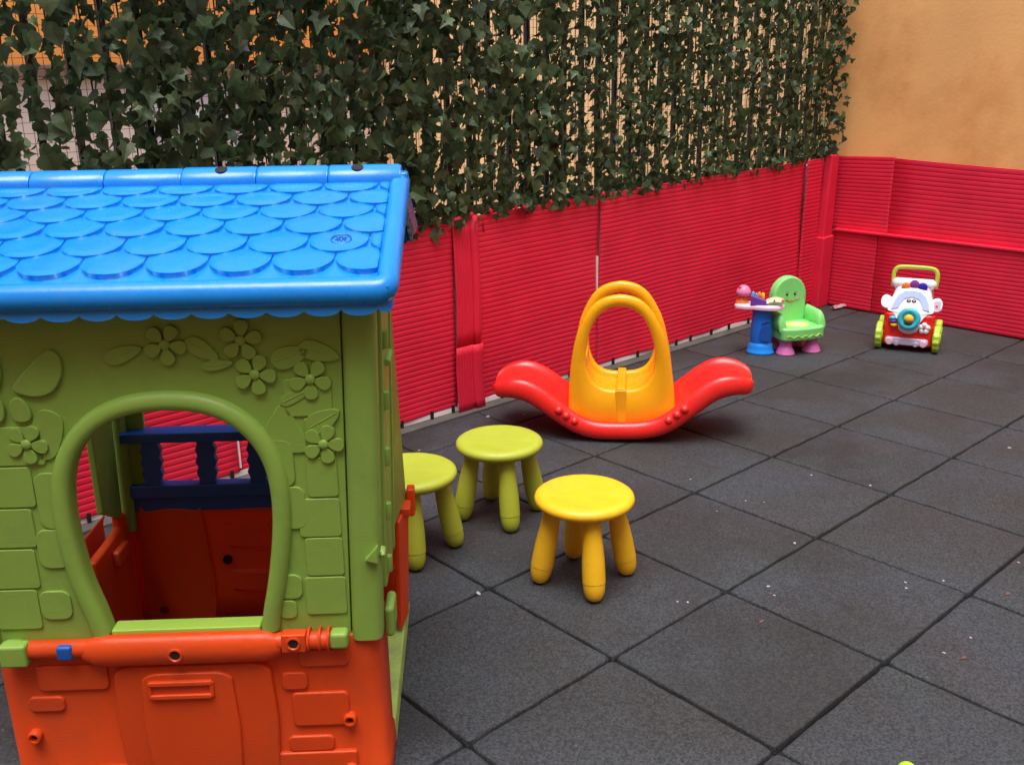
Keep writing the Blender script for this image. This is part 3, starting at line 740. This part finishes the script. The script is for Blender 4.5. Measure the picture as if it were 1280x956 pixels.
# shingles (front slope, as seen; back slope the same)
def shingles(back):
    g = H(); bots = [-.034, .032, .102, .163, .219, .274]
    W = .1145; xmin, xmax = xl+.032, xr-.032
    nrm = Vector((0, -SLP, 1)).normalized(); upv = Vector((0, 1, SLP)).normalized()
    for k, yb in enumerate(bots):
        off = -.561 if k % 2 == 0 else -.561 + W*.5
        n0 = int((xmin-off)/W)-1
        for q in range(n0, n0+12):
            c = off + q*W; P = []
            top = min((.092 if k < 3 else .075), (YR-.03-yb))
            hh = .050 if k < 4 else .044
            P.append((c+W*.482, top)); 
            for j in range(13):
                a = -pi*j/12; P.append((c + W*.482*cos(a), hh + hh*sin(a)))
            P.append((c-W*.482, top))
            P = [(min(max(px, xmin), xmax), py) for px, py in P]
            Q = []
            for p in P:
                if not Q or abs(p[0]-Q[-1][0])+abs(p[1]-Q[-1][1]) > 1e-5: Q.append(p)
            if max(p[0] for p in Q) - min(p[0] for p in Q) < .015: continue
            vs = []
            for lift in (0, 1):
                for px, py in Q:
                    y = yb + py; base = Vector((px, y, rz_(y))); hgt = (.0105 - .0075*py/top) if lift else -.002
                    p3 = base + nrm*hgt
                    if back: p3 = Vector((p3.x, back_y(p3.y), p3.z))
                    vs.append(p3)
            n = len(Q); c3 = sum(vs[n:], Vector())/n; up3 = Vector((nrm.x, -nrm.y if back else nrm.y, nrm.z))
            vs += [v + (c3-v)*.22 + up3*.0022 for v in vs[n:2*n]]; vs += [v + (c3-v)*.60 + up3*.0034 for v in vs[n:2*n]]
            g.add(vs, [tuple(range(n)), tuple(range(4*n-1, 3*n-1, -1))] + [(q_*n+i, q_*n+(i+1)%n, (q_+1)*n+(i+1)%n, (q_+1)*n+i) for q_ in range(3) for i in range(n)])
    return obj('roof_shingles', g, 'blue', roof, bev=.0018, seg=2)
shingles(False); shingles(True)
# ridge caps
bounds = [-.850, -.714, -.561, -.401, -.245, -.095, .058]
for k in range(6):
    g = H(); x0, x1 = bounds[k], bounds[k+1]; big = .002 if k >= 3 else 0
    rs = []
    for x, r_ in ((x0, .030), (x0+.003, .033), (x0+.006, .0335), (x1-.008, .0335), (x1-.005, .0315), (x1-.001, .031)):
        rr = r_ + big
        rs.append([(x, YR + rr*1.15*cos(a), ZR-.004 + rr*.85*sin(a)) for a in [pi*q/14 for q in range(15)]] + [(x, YR-rr*1.15, ZR-.028), (x, YR+rr*1.15, ZR-.028)])
    g.rings(rs); cap = obj('ridge_cap', g, 'blue', roof, ang=50)
    if k in (3, 5):
        xm = (x0+x1)/2 + (.005 if k == 3 else -.015); g = H(); g.lathe([(0, .0), (.013, .0), (.013, .0020), (0, .0020)], c=(0, 0, 0), n=16)
        Tm = Matrix.Translation((xm, YR-.012*0-.0355*sin(radians(30))*1.15, ZR-.0055+.0335*.85*cos(radians(30))+big)) @ Matrix.Rotation(radians(24), 4, 'X')
        g.v = [Tm @ (v + Vector(CO)) - Vector(CO) for v in g.v]
        obj('cap_hole', g, 'hole', cap)
g = H(); g.box(xr-.03, xr+.004, YR-.02, YR+.02, ZR-.05, ZR+.01); obj('ridge_end', g, 'blue', roof, bev=.006)
# embossed round mark on a shingle
g = H(); c0 = Vector((-.040, .070, rz_(.070)+.0122)); ux = Vector((1,0,0)); uy = Vector((0,1,SLP)).normalized()
g.tube([c0 + ux*.019*cos(a) + uy*.019*sin(a) for a in [2*pi*k/24 for k in range(24)]], .0012, 6, closed=True)
for (x1_, y1_), (x2_, y2_) in (((-.009, .008), (.002, -.009)), ((-.010, -.004), (-.002, .009)), ((.0, .009), (.009, -.008)), ((.002, .004), (.010, .004)), ((.002, -.001), (.009, -.001)), ((-.005, -.008), (-.005, .0))):
    g.tube([c0 + ux*x1_ + uy*y1_, c0 + ux*x2_ + uy*y2_], .0012, 6)
obj('round_emblem', g, 'dblue', roof)
# under the gable: triangular side walls
for x in (-.02, -.765):
    g = H(); g.add([(x, .02, 1.07), (x, .70, 1.07), (x, .70, 1.10), (x, .36, 1.235), (x, .02, 1.10)] + [(x+.012, y, z) for y, z in ((.02, 1.07), (.70, 1.07), (.70, 1.10), (.36, 1.235), (.02, 1.10))],
       [(0,1,2,3,4), (9,8,7,6,5)] + [(i, (i+1)%5, 5+(i+1)%5, 5+i) for i in range(5)]); obj('gable', g, 'green', ph)

# ------------------------------------------------------------------ stools
def stool(loc, rz, m, label, base=None):
    if base is None:
        t = thing('kids_stool', label, 'stool', loc, rz, 'round plastic stools')
        g = MB()
        g.lathe([(r_, z_+.012) for r_, z_ in [(0, .235), (.10, .235), (.135, .238), (.146, .246), (.150, .256), (.147, .266), (.138, .2725), (.125, .2745), (.11, .2735), (.07, .2725), (0, .2722)]], n=56)
        obj('seat', g, m, t, ang=60)
        for k in range(4):
            a = pi/4 + k*pi/2; top = Vector((cos(a)*.092, sin(a)*.092, .255)); bot = Vector((cos(a)*.140, sin(a)*.140, .0)); ax = (top-bot).normalized()
            prof = [(0, 0), (.012, .0015), (.021, .007), (.0275, .018), (.0315, .034), (.0330, .052), (.0330, .0565), (.0342, .058), (.0342, .085), (.0335, .12), (.031, .16), (.0275, .20), (.0245, .257)]
            g = MB(); q = Vector((0, 0, 1)).rotation_difference(ax); rs = []
            for r_, z in prof: rs.append([bot + q @ Vector((r_*cos(u), r_*sin(u), z)) for u in [2*pi*j/24 for j in range(24)]])
            g.rings(rs); zmin = min(v.z for v in g.v); g.v = [v - Vector((0, 0, zmin)) for v in g.v]
            obj('leg', g, m, t, ang=30)
        return t
    r = base.copy(); COL.objects.link(r); r.location = loc; r.rotation_euler = (0, 0, rz); r['label'] = label
    for ch in base.children:
        c = ch.copy(); c.data = ch.data.copy(); c.data.materials.clear(); c.data.materials.append(MT[m]); COL.objects.link(c); c.parent = r
    return r
s1 = stool((.250, .846, 0), radians(147-45), 'yellow', 'bright yellow stool, nearest of the three')
s2 = stool((.362, 1.355, 0), radians(153-45), 'ygreen', 'yellow-green stool standing between the rocker and the yellow stool')
s3 = stool((-.015, 1.357, 0), radians(146-45), 'ygreen', 'yellow-green stool half hidden behind the right edge of the playhouse')
for o_, m_ in ((s2, 'ygreen'),):
    pass

# ------------------------------------------------------------------ rocker
rk = thing('rocker_toy', 'red double-wing seesaw rocker with yellow hoop handles', 'rocker', (1.205 + .708*.15, 1.522 + .706*.15, 0), radians(90-139.5))
rk.rotation_euler = (0, radians(-2.3), radians(90-139.5))
KO = (0, .15, 0)
g = MB(KO)
CL = [(0, .044), (.06, .045), (.12, .052), (.18, .073), (.24, .112), (.30, .158), (.35, .196), (.395, .220), (.435, .229), (.475, .227), (.510, .218)]
CL = [(-x, z) for x, z in CL[::-1]][:-1] + CL
CLs = cat_rom(CL, 3, closed=False)
def sect(scale_y, sn, hw=.16, yc=.155):
    base = [(.03, -.034), (.10, -.036), (.20, -.036), (.27, -.034), (.295, -.026), (.305, -.008), (.303, .014), (.292, .030), (.275, .034), (.260, .026), (.245, .014), (.15, .010), (.055, .014), (.040, .026), (.025, .034), (.008, .030), (-.003, .014), (-.005, -.008), (.005, -.026)]
    return [((y-.15)*scale_y+yc, n*sn) for y, n in base]
rs = []; nC = len(CLs)
def frame(i):
    a = Vector(CLs[max(i-1, 0)]); b = Vector(CLs[min(i+1, nC-1)]); t_ = (b-a).normalized(); return Vector((-t_.y, t_.x))
for i, (x, z) in enumerate(CLs):
    u = abs(x); e = 1.0; sn = 1.0
    if u > .40: sn = 1.0 + .15*(u-.40)/.1
    nr = frame(i); wy = 1.20 - .14*min(1, max(0, (u-.2)/.25)) - .16*max(0, (u-.42)/.09)**2; sn = 1.24 + .20*min(1, max(0, (u-.10)/.30))**1.3 - .35*max(0, (u-.42)/.09)**1.5
    rs.append([(x + nr.x*n, y, z + nr.y*n) for y, n in sect(wy, sn)])
def endcap(sgn):
    x, z = CLs[-1] if sgn > 0 else CLs[0]; t_ = Vector((1, -.25)).normalized() if sgn > 0 else Vector((-1, -.25)).normalized(); out = []
    nrm = Vector((-t_.y, t_.x)) * (1 if sgn > 0 else -1)
    for d, sy, sn in ((.010, .96, .96), (.022, .87, .82), (.032, .72, .60), (.038, .50, .30)):
        out.append([(x+t_.x*d + nrm.x*n, y, z + t_.y*d + nrm.y*n) for y, n in sect(sy*.90, sn*1.09)])
    return out
rs = endcap(-1)[::-1] + rs + endcap(1)
g.rings(rs)
red = obj('rocker_base', g, 'rred', rk, sub=2)
for sx in (-1, 1):
    for u, z in ((.258, .128), (.228, .104), (.194, .080)):
        g = MB(KO); g.ball((sx*u, -.014, z+.018), (.020, .023, .019), 18, 12); obj('grip_bump', g, 'rred', red)
def hoop(y0, y1, nm):
    Ro = [(.222, .06), (.222, .13), (.219, .20), (.212, .28), (.200, .36), (.182, .44), (.158, .50), (.126, .555), (.086, .593), (.042, .611), (0, .617)]
    Ri = [(.0, .212), (.05, .215), (.09, .228), (.120, .258), (.137, .30), (.143, .345), (.138, .40), (.122, .463), (.093, .520), (.050, .557), (.0, .569)]
    Ro = cat_rom(Ro, 4, closed=False); Ri = cat_rom(Ri, 4, closed=False)
    # full loops starting at bottom centre going counter-clockwise (right side up)
    outl = [(0, .03), (.11, .03), (.20, .045)] + Ro; outl = outl + [(-x, z) for x, z in outl[::-1][1:-1]]
    innl = Ri + [(-x, z) for x, z in Ri[::-1][1:-1]]
    # resample to same count by angle around (0,.36)
    def res(loop, N=96):
        import bisect
        pts = []
        ang = [(atan2(z-.36, x) % (2*pi), x, z) for x, z in loop]; ang.sort()
        for k in range(N):
            a = 2*pi*k/N; j = bisect.bisect([q[0] for q in ang], a); A = ang[j-1]; B = ang[j % len(ang)]
            da = (B[0]-A[0]) % (2*pi); f = ((a-A[0]) % (2*pi))/da if da > 1e-9 else 0
            pts.append((A[1]+(B[1]-A[1])*f, A[2]+(B[2]-A[2])*f))
        return pts
    O_ = res(outl); I_ = res(innl); ym = (y0+y1)/2; h = (y1-y0)/2
    g = MB(KO); rs = []
    M = 12
    for q in range(M):     # rounded section from inner to outer round the hoop: superellipse
        a = 2*pi*q/M; cu = cos(a); su = sin(a)
        u = .5 + .5*(abs(cu)**.55)*(1 if cu > 0 else -1); v = (abs(su)**.75)*(1 if su > 0 else -1)
        ring = []
        for k in range(96):
            wdt = sqrt((O_[k][0]-I_[k][0])**2+(O_[k][1]-I_[k][1])**2)
            # keep edge rounding limited on the wide lower part
            if wdt > .06:
                edge = .022; e = .5*(1-abs(cu)**.9)
                uu = u if 0 else (1 - edge/wdt*(1-abs(cu))**1.0 if cu > 0 else edge/wdt*(1-abs(cu)))
                if abs(cu) < .01: uu = .5
            else: uu = u
            ring.append((I_[k][0]+(O_[k][0]-I_[k][0])*uu, ym+h*v, I_[k][1]+(O_[k][1]-I_[k][1])*uu))
        rs.append(ring)
    g.rings(rs, loop=True)
    return obj(nm, g, 'ryel', rk, ang=60)
hf = hoop(.028, .072, 'hoop_handle'); hb = hoop(.296, .340, 'hoop_handle')
# saddle: spine bridging both hoops, inner basket
g = MB(KO); g.prismz(rrect(-.018, .018, .032, .335, .004), .185, .222); obj('spine', g, 'ryel', rk, bev=.006, seg=3)
g = MB(KO); g.prism([(-.024, .214), (.024, .214), (.021, .15), (.015, .05), (-.015, .05), (-.021, .15)], .0262, .05); obj('front_strip', g, 'ryel', hf, bev=.003)
g = MB(KO)
P = cat_rom([(-.152, .33), (-.139, .255), (-.098, .207), (0, .186), (.098, .207), (.139, .255), (.152, .33)], 6, closed=False)
g.rings([[(x, y, z) for x, z in P] for y in (.05, .10, .16, .22, .31)], cap=False, closed=False)
o_ = obj('basket_floor', g, 'ryel', rk, ang=60); q = o_.modifiers.new('s', 'SOLIDIFY'); q.thickness = .005
for zz in ((1),):
    g = MB(KO); P = [(x*1.13, .03+(z-.196)*.9+.10) for x, z in P]
    P2 = cat_rom([(-.139, .30), (-.118, .235), (-.085, .192), (-.0, .172), (.085, .192), (.118, .235), (.139, .30)], 6, closed=False)
# side skins of the yellow body between the hoops
for sx in (-1, 1):
    g = MB(KO); g.rings([[(sx*x, y, z) for x, z in ((.214, .06), (.214, .13), (.211, .20), (.204, .27), (.196, .31))] for y in (.045, .15, .32)], cap=False, closed=False)
    o_ = obj('body_side', g, 'ryel', rk, ang=60); q = o_.modifiers.new('s', 'SOLIDIFY'); q.thickness = .005

# ------------------------------------------------------------------ toy chair with its little table
tc_ = thing('activity_chair', 'small green smiling-face toy chair with pink feet and a blue pillar table', 'toy chair', (2.885, 1.759, 0), 0)
D = Vector((2.672-2.885, 1.861-1.759, 0))
ex = Vector((sin(radians(147)), cos(radians(147)), 0)); ey = Vector((-ex.y, ex.x, 0))
TD = Matrix(((ex.x, ey.x, 0, D.x), (ex.y, ey.y, 0, D.y), (0, 0, 1, 0), (0, 0, 0, 1))) @ Matrix.Translation((0, .07, 0))
def DB(): g = MB(); g.T = TD; return g
g = DB(); g.lathe([(0, 0), (.076, 0), (.080, .006), (.078, .014), (.072, .022), (.070, .040), (.066, .056), (.058, .064), (.055, .070)], n=32, sy=.85); pb = obj('table_foot', g, mat('bright_blue_plastic', (.01, .26, .85), .28, .04, 5), tc_, ang=50)
g = DB(); g.lathe([(.0, .062), (.058, .062), (.062, .10), (.060, .16), (.055, .21), (.056, .262), (0, .262)], n=32, sy=.85); pl = obj('table_pillar', g, 'tblue', tc_, ang=50)
g = DB(); g.prism(cat_rom([(-.005, .09), (.045, .09), (.047, .17), (.02, .176), (-.004, .155)], 4), -.056, -.046); g.tube([(.0, -.055, .185), (.025, -.053, .20), (.045, -.045, .197)], .004, 6); obj('pillar_relief', g, 'dblue', pl, bev=.003)
g = DB(); P = cat_rom([(-.155, .0), (-.150, -.045), (-.105, -.062), (-.06, -.060), (0, -.075), (.07, -.07), (.112, -.03), (.115, .03), (.08, .07), (0, .075), (-.07, .05), (-.125, .045)], 5)
g.prismz(P, .262, .285); tt = obj('table_top', g, 'lpink', tc_, bev=.006, seg=3)
g = DB(); g.prismz([(x*.93, y*.9) for x, y in P], .284, .290); obj('table_top_inlay', g, 'twhite', tt, bev=.002)
g = DB(); g.prism([(-.070, .286), (.022, .286), (.016, .318), (-.070, .345)], -.058, -.030); obj('picture_block', g, 'purple', tt, bev=.003)
g = DB(); g.lathe([(0, .288), (.036, .288), (.034, .302), (.022, .316), (.018, .33), (0, .33)], c=(-.118, 0, 0), n=20); lb = obj('lamp_base', g, mat('orange_toy_plastic', (.85, .18, .02), .4), tt, ang=50)
g = DB(); g.lathe([(0, .333), (.036, .334), (.042, .340), (.041, .356), (.034, .374), (.02, .388), (0, .393)], c=(-.112, 0, 0), n=24); mc = obj('lamp_shade', g, mat('rose_pink_plastic', (.80, .22, .42), .35), lb, ang=60)
g = DB(); g.ball((-.130, -.016, .380), (.012, .012, .009), 12, 8); obj('red_spot', g, 'dred', mc)
g = DB(); g.ball((-.058, -.01, .338), (.010, .012, .022), 12, 8); g.ball((-.040, -.01, .332), (.008, .012, .02), 12, 8); obj('teal_bead', g, 'cyan', tt)
g = DB(); g.ball((-.024, -.005, .335), (.013, .012, .022), 12, 8); obj('orange_bead', g, lb.data.materials[0], tt)
g = DB(); g.ball((-.004, -.004, .333), (.011, .012, .022), 12, 8); obj('yellow_bead', g, 'yellow', tt)
g = DB(); rs = []
for k in range(9):
    x = .012 + .10*k/8; z = .300 + .012*sin(k/8*pi*1.0) + .010*k/8; rs.append([(x, -.055, z), (x, .035, z+.006)])
g.rings(rs, cap=False, closed=False); bk_ = obj('open_book', g, 'cream', tt); q = bk_.modifiers.new('s', 'SOLIDIFY'); q.thickness = .006
g = DB(); g.ball((.105, -.048, .318), (.009, .009, .008), 10, 6); g.ball((.060, -.056, .322), (.006, .004, .005), 10, 6); obj('book_picture', g, 'dred', bk_)
tc_.scale = (.95, .95, .95)
# chair
TC = Matrix.Rotation(radians(90-115), 4, 'Z') @ Matrix.Translation((.01, .06, 0))
def CB(): g = MB(); g.T = TC; return g
for fx, fy in ((-.085, -.065), (.085, -.065), (-.085, .075), (.085, .075)):
    g = CB(); g.lathe([(0, 0), (.052, 0), (.054, .006), (.050, .012), (.047, .024), (.038, .040), (.034, .046), (.033, .065), (.031, .095), (0, .095)], c=(fx, fy, 0), n=24); obj('foot', g, 'pink', tc_, ang=50)
g = CB(); P = cat_rom([(-.135, -.06), (-.12, -.115), (0, -.135), (.12, -.115), (.135, -.06), (.13, .08), (0, .10), (-.13, .08)], 5)
g.prismz(P, .085, .158); st = obj('seat', g, 'tgreen', tc_, bev=.012, seg=4)
g = CB(); g.lathe([(0, .158), (.062, .158), (.062, .1595), (0, .1600)], c=(0, -.035, 0), n=28, sx=1.1, sy=.9); sk = obj('seat_sticker', g, 'lemon', st)
g = CB(); g.lathe([(0, .1598), (.036, .1598), (.036, .1612), (0, .1616)], c=(0, -.035, 0), n=24, sx=1.1, sy=.85); obj('sticker_centre', g, 'cream', sk)
g = CB(); pts = []
for k in range(25):
    s = -1 + 2*k/24; x = s*.115; y = -.137 + .018*s*s; pts.append((x, y - .002, .112 + .006*sin(k*pi/2.5)))
g.tube(pts, .0022, 6); obj('wavy_trim', g, 'lime', st)
g = CB(); P = [(-.105, .12)] + [(-.107, .20), (-.108, .28)] + [(-.108*cos(a), .30+.118*sin(a)) for a in [pi*k/14 for k in range(15)]] + [(.108, .28), (.107, .20), (.105, .12)]
g.prism(P, .055, .115); bk2 = obj('backrest', g, 'tgreen', tc_, bev=.012, seg=4)
for ax in (-.128, .128):
    g = CB(); rs = []
    for k in range(11):
        t_ = k/10; y = .07 - .16*t_; zt_ = .245 - .010*t_; zt_ -= .05*max(0, (t_-.8)/.2)**2
        rs.append([(ax+.024*cos(a)*1.0, y, .13 + (zt_-.13)*(.5+.5*sin(a)) ) for a in [2*pi*j/14 for j in range(14)]])
    g.rings(rs); obj('armrest', g, 'tgreen', tc_, ang=60)
for x in (-.022, .030):
    g = CB(); g.ball((x, .054, .318), (.008, .003, .011), 12, 8); e_ = obj('eye', g, 'black', bk2)
    g = CB(); g.ball((x-.002, .0515, .322), (.0025, .0015, .003), 8, 6); obj('eye_glint', g, 'twhite', e_)
g = CB(); g.tube([(-.030+.07*k/8, .0535, .286 - .012*sin(pi*k/8)) for k in range(9)], .0028, 6); obj('smile', g, 'dred', bk2)
g = CB(); g.tube([(.046, .0545, .284), (.058, .0545, .292)], .005, 8); g.tube([(-.044, .0545, .284), (-.052, .0545, .290)], .005, 8); obj('cheek', g, 'pink', bk2)

# ------------------------------------------------------------------ toy car walker
car = thing('toy_car_walker', 'red and white toy car push walker with green wheels and handle', 'toy car', (3.332, 1.357, 0), radians(90-158))
g = MB(); g.prismz(rrect(-.130, .130, -.008, .20, .03), .026, .205); 
body = obj('body', g, 'rred', car, bev=.014, seg=4)
# white bonnet and windscreen, leaning back
def fy(z): return -.012 if z < .16 else -.012 + (z-.16)*.42
def slab(g, pts, d0, d1):
    n = len(pts)
    vs = [(x, fy(z)-d1, z) for x, z in pts] + [(x, fy(z)+d0, z) for x, z in pts]
    g.add(vs, [tuple(range(n)), tuple(range(2*n-1, n-1, -1))] + [(i, n+i, n+(i+1)%n, (i+1)%n) for i in range(n)])
g = MB(); g.prismz([(0,0)]*0 or rrect(-.118, .118, .02, .17, .03), .18, .345); 
g.v = [Vector((v.x*(1-.25*(v.z-.18)/.165), v.y + (v.z-.18)*.30, v.z)) for v in g.v]; cab = obj('cab', g, 'twhite', car, bev=.012, seg=3)
g = MB(); P = cat_rom([(-.120, .225), (-.098, .29), (-.070, .325), (0, .34), (.070, .325), (.098, .29), (.120, .225), (.088, .206), (.058, .166), (.046, .118), (0, .098), (-.046, .118), (-.058, .166), (-.088, .206)], 4)
cen = (0, .2); rs = []
for f, d in ((1.0, -.03), (1.0, .006), (.97, .012), (.6, .016), (.2, .018)): rs.append([((x)*f, fy(cen[1]+(z-cen[1])*f)-d, cen[1]+(z-cen[1])*f) for x, z in P])
g.rings(rs); bon = obj('bonnet', g, 'twhite', car, ang=50)
for sx in (-1, 1):
    g = MB(); slab(g, [(sx*x, z) for x, z in ((.0005, .326), (.040, .320), (.068, .300), (.086, .265), (.096, .228), (.062, .234), (.052, .262), (.036, .284), (.0005, .294))], .0, .020); obj('windscreen', g, 'pblue', bon)
    g = MB(); c = (sx*.128, .256); slab(g, cat_rom([(c[0]-.032, c[1]+.022), (c[0]+.005*sx, c[1]+.040), (c[0]+.032, c[1]+.018), (c[0]+.030, c[1]-.026), (c[0], c[1]-.038), (c[0]-.030, c[1]-.020)], 4), .022, .002)
    cc = Vector((c[0]-sx*.012, 0, c[1])); g.v = [Vector((cc.x+(v.x-cc.x)*.85, v.y, cc.z+(v.z-cc.z)*.85)) for v in g.v]
    mir = obj('side_mirror', g, 'twhite', car, bev=.006, seg=3)
    if sx > 0:
        g = MB(); slab(g, rrect(c[0]-.016, c[0]+.020, c[1]-.022, c[1]+.022, .01), -.002, .005); fc2 = obj('mirror_sticker', g, 'silver', mir)
        g = MB(); slab(g, rrect(c[0]-.006, c[0]+.006, c[1]-.010, c[1]+.002, .004), -.004, .0065); obj('sticker_spot', g, 'dred', fc2)
    for wy in (.02, .175):
        g = MB(); rs = []
        for x, r_ in ((-.017, .03), (-.017, .062), (-.012, .069), (.012, .069), (.017, .062), (.017, .03)):
            rs.append([(sx*.146 + x, wy + (r_ + (.004 if (j % 4 < 2 and r_ > .06) else 0))*cos(2*pi*j/48), .073 + (r_ + (.004 if (j % 4 < 2 and r_ > .06) else 0))*sin(2*pi*j/48)) for j in range(48)])
        g.rings(rs); wl = obj('wheel', g, 'lime', car, ang=30)
        g = MB(); g.lathe([(0, -.020), (.030, -.020), (.032, -.016), (.032, .016), (.030, .020), (0, .020)], c=(sx*.146, wy, .073), n=20, axis='X'); obj('hub', g, 'lime', wl)
g = MB(); rs = []
for k in range(13):
    t_ = k/12; x = -.112 + .224*t_; e = min(1, min(t_, 1-t_)*10+.45)
    rs.append([(x, .095 + .028*e*cos(a), .352 + .030*e*sin(a)) for a in [2*pi*j/16 for j in range(16)]])
g.rings(rs); top = obj('roof_bar', g, 'twhite', car, ang=60)
for (x, z), m in (((-.036, .338), lb.data.materials[0]), ((.004, .356), mat('magenta_purple_plastic', (.30, .05, .35), .35)), ((.046, .344), mat('indigo_plastic', (.03, .02, .45), .35))):
    g = MB(); g.lathe([(0, -.012), (.016, -.012), (.024, -.008), (.025, 0), (.022, .006), (0, .006)], c=(x, .062, z), n=20, axis='Y'); obj('roof_button', g, m, top, ang=40)
hp = cat_rom([(-.108, .12, .33), (-.112, .125, .385), (-.104, .13, .420), (-.075, .133, .434), (0, .135, .436), (.075, .133, .434), (.104, .13, .420), (.112, .125, .385), (.108, .12, .33)], 4, closed=False)
g = MB(); g.tube(hp, .0115, 12); obj('push_handle', g, mat('olive_lime_plastic', (.42, .55, .05), .4), car, ang=60)
g = MB(); c = Vector((0, -.038, .185)); g.tube([c + Vector((.044*cos(a), .008*sin(a), .044*sin(a))) for a in [2*pi*k/32 for k in range(32)]], .0155, 12, closed=True); g.lathe([(0, -.004), (.045, -.004), (.045, .004), (0, .004)], c=tuple(c), n=24, axis='Y'); sw = obj('steering_wheel', g, 'cyan', car, ang=60)
g = MB(); g.ball((0, -.050, .187), (.025, .016, .025), 18, 10); obj('horn_button', g, 'yellow', sw)
g = MB(); g.ball((0, -.053, .178), (.024, .0145, .017), 18, 10); obj('horn_lower_half', g, mat('brown_plastic', (.22, .14, .03), .4), sw)
for x in (-.014, .012):
    g = MB(); g.ball((x, fy(.272)-.018, .272), (.0115, .004, .010), 12, 8); e_ = obj('eye', g, mat('plum_print', (.09, .03, .05), .4) if x < 0 else bpy.data.materials['plum_print'], bon)
    g = MB(); g.ball((x, fy(.274)-.022, .274), (.0045, .002, .004), 8, 6); obj('eye_glint', g, 'twhite', e_)
for (x, z), m in (((-.083, .180), 'cyan'), ((-.080, .163), 'purple'), ((-.074, .142), 'yellow')):
    g = MB(); g.ball((x, -.016, z), (.019, .016, .011), 16, 8); obj('push_button', g, m, body)
g = MB()
for k in range(5):
    a = 2*pi*k/5 + pi/2; g.ball((.080+.018*cos(a), -.014, .135+.018*sin(a)), (.0145, .010, .0145), 12, 8)
fl = obj('flower_button', g, 'twhite', body)
g = MB(); g.ball((.078, -.019, .135), (.007, .006, .007), 12, 8); obj('flower_centre', g, 'dred', fl)
g = MB(); g.prism(rrect(-.112, .108, .034, .074, .016), -.026, .0); bmpr = obj('bumper', g, 'silver', car, bev=.006, seg=3)
for x, r_ in ((-.088, .019), (-.050, .014), (.046, .014), (.084, .019)):
    g = MB(); g.lathe([(0, -.010), (r_*.55, -.010), (r_*.62, -.006), (r_*.85, -.009), (r_, -.004), (r_, .004), (0, .004)], c=(x, -.028, .052 if r_ > .015 else .045), n=20, axis='Y'); obj('headlight', g, 'lpink' if r_ > .015 else 'silver', bmpr, ang=40)

# ------------------------------------------------------------------ small things on the floor
g = MB(); g.ball((0, 0, .022), .022, 24, 14); b_ = obj('toy_ball', g, 'lime', loc=(.118, -.247, .001)); tag(b_, 'small lime green ball at the bottom edge of the floor', 'ball')
SP = [(-0.045,0.996,.014),(1.514,0.586,.011),(1.444,0.790,.009),(1.084,1.085,.006),(2.261,0.385,.014),(0.911,0.527,.012),(0.611,0.429,.009),(0.899,0.141,.009),(1.020,0.086,.008),(1.299,-0.023,.007),(1.072,0.828,.006),(0.927,0.847,.005),(0.581,0.387,.006),(0.650,-0.086,.009),(0.365,0.537,.008),(0.347,0.560,.006),(1.107,0.775,.005),(0.992,2.151,.018),(1.130,2.061,.010),(0.511,1.738,.007),(0.772,-0.103,.008),(0.929,0.159,.006),(.52,2.04,.010),(.70,1.93,.007)]
rt = random.Random(33)
for i, (x, y, s) in enumerate(SP):
    s *= .85
    g = MB(); n = 7; P = [(s*rt.uniform(.45, .75)*cos(2*pi*k/n)*(1.4 if i % 3 == 0 else 1), s*rt.uniform(.35, .65)*sin(2*pi*k/n), rt.uniform(.0005, s*.22)) for k in range(n)]
    g.add([(0, 0, s*.3)] + P, [(0, k+1, (k+1) % n + 1) for k in range(n)]); g.add([(p[0], p[1], .0002) for p in P], [tuple(range(n))[::-1]])
    o_ = obj('paper_scrap', g, 'scrap', loc=(x, y, .001), smooth=False); o_.rotation_euler.z = rt.uniform(0, 6)
    tag(o_, 'tiny white crumb of litter on the dark rubber tiles', 'litter', 'white crumbs scattered over the floor')
for i, (x, y, s, lb_) in enumerate(((0.432,0.331,.016,'faint red smudge of litter in the middle of a tile'), (.611-.03, .40, .012, 'faint red smudge of litter in the middle of a tile'), (0.666,-0.132,.018,'faint red smudge of litter in the middle of a tile'), (1.082,-0.078,.018,'faint red smudge of litter in the middle of a tile'))):
    g = MB(); n = 8; P = [(s*rt.uniform(.4, .8)*cos(2*pi*k/n), s*rt.uniform(.2, .45)*sin(2*pi*k/n), .0015) for k in range(n)]
    g.add([(0, 0, .003)] + P, [(0, k+1, (k+1) % n + 1) for k in range(n)])
    o_ = obj('red_scrap', g, 'redscrap', loc=(x, y, .001), smooth=False); tag(o_, 'faint dull red fleck of litter pressed on the rubber tiles', 'litter', 'dull red flecks on the floor')
g = MB(); rs = []
for k in range(7):
    rs.append([(-.07+.022*k, -.02+.012*j + rt.uniform(-.004, .004), .012 + rt.uniform(0, .022)*(1 if 0 < j < 3 else .2)) for j in range(4)])
g.rings(rs, cap=False, closed=False); o_ = obj('crumpled_paper', g, mat('dusty_pink_paper', (.42, .26, .28), .8), loc=(3.955, 2.12, .0), smooth=False); s_ = o_.modifiers.new('s', 'SOLIDIFY'); s_.thickness = .004; tag(o_, 'crumpled dull pink paper on the floor in the wall corner', 'litter')
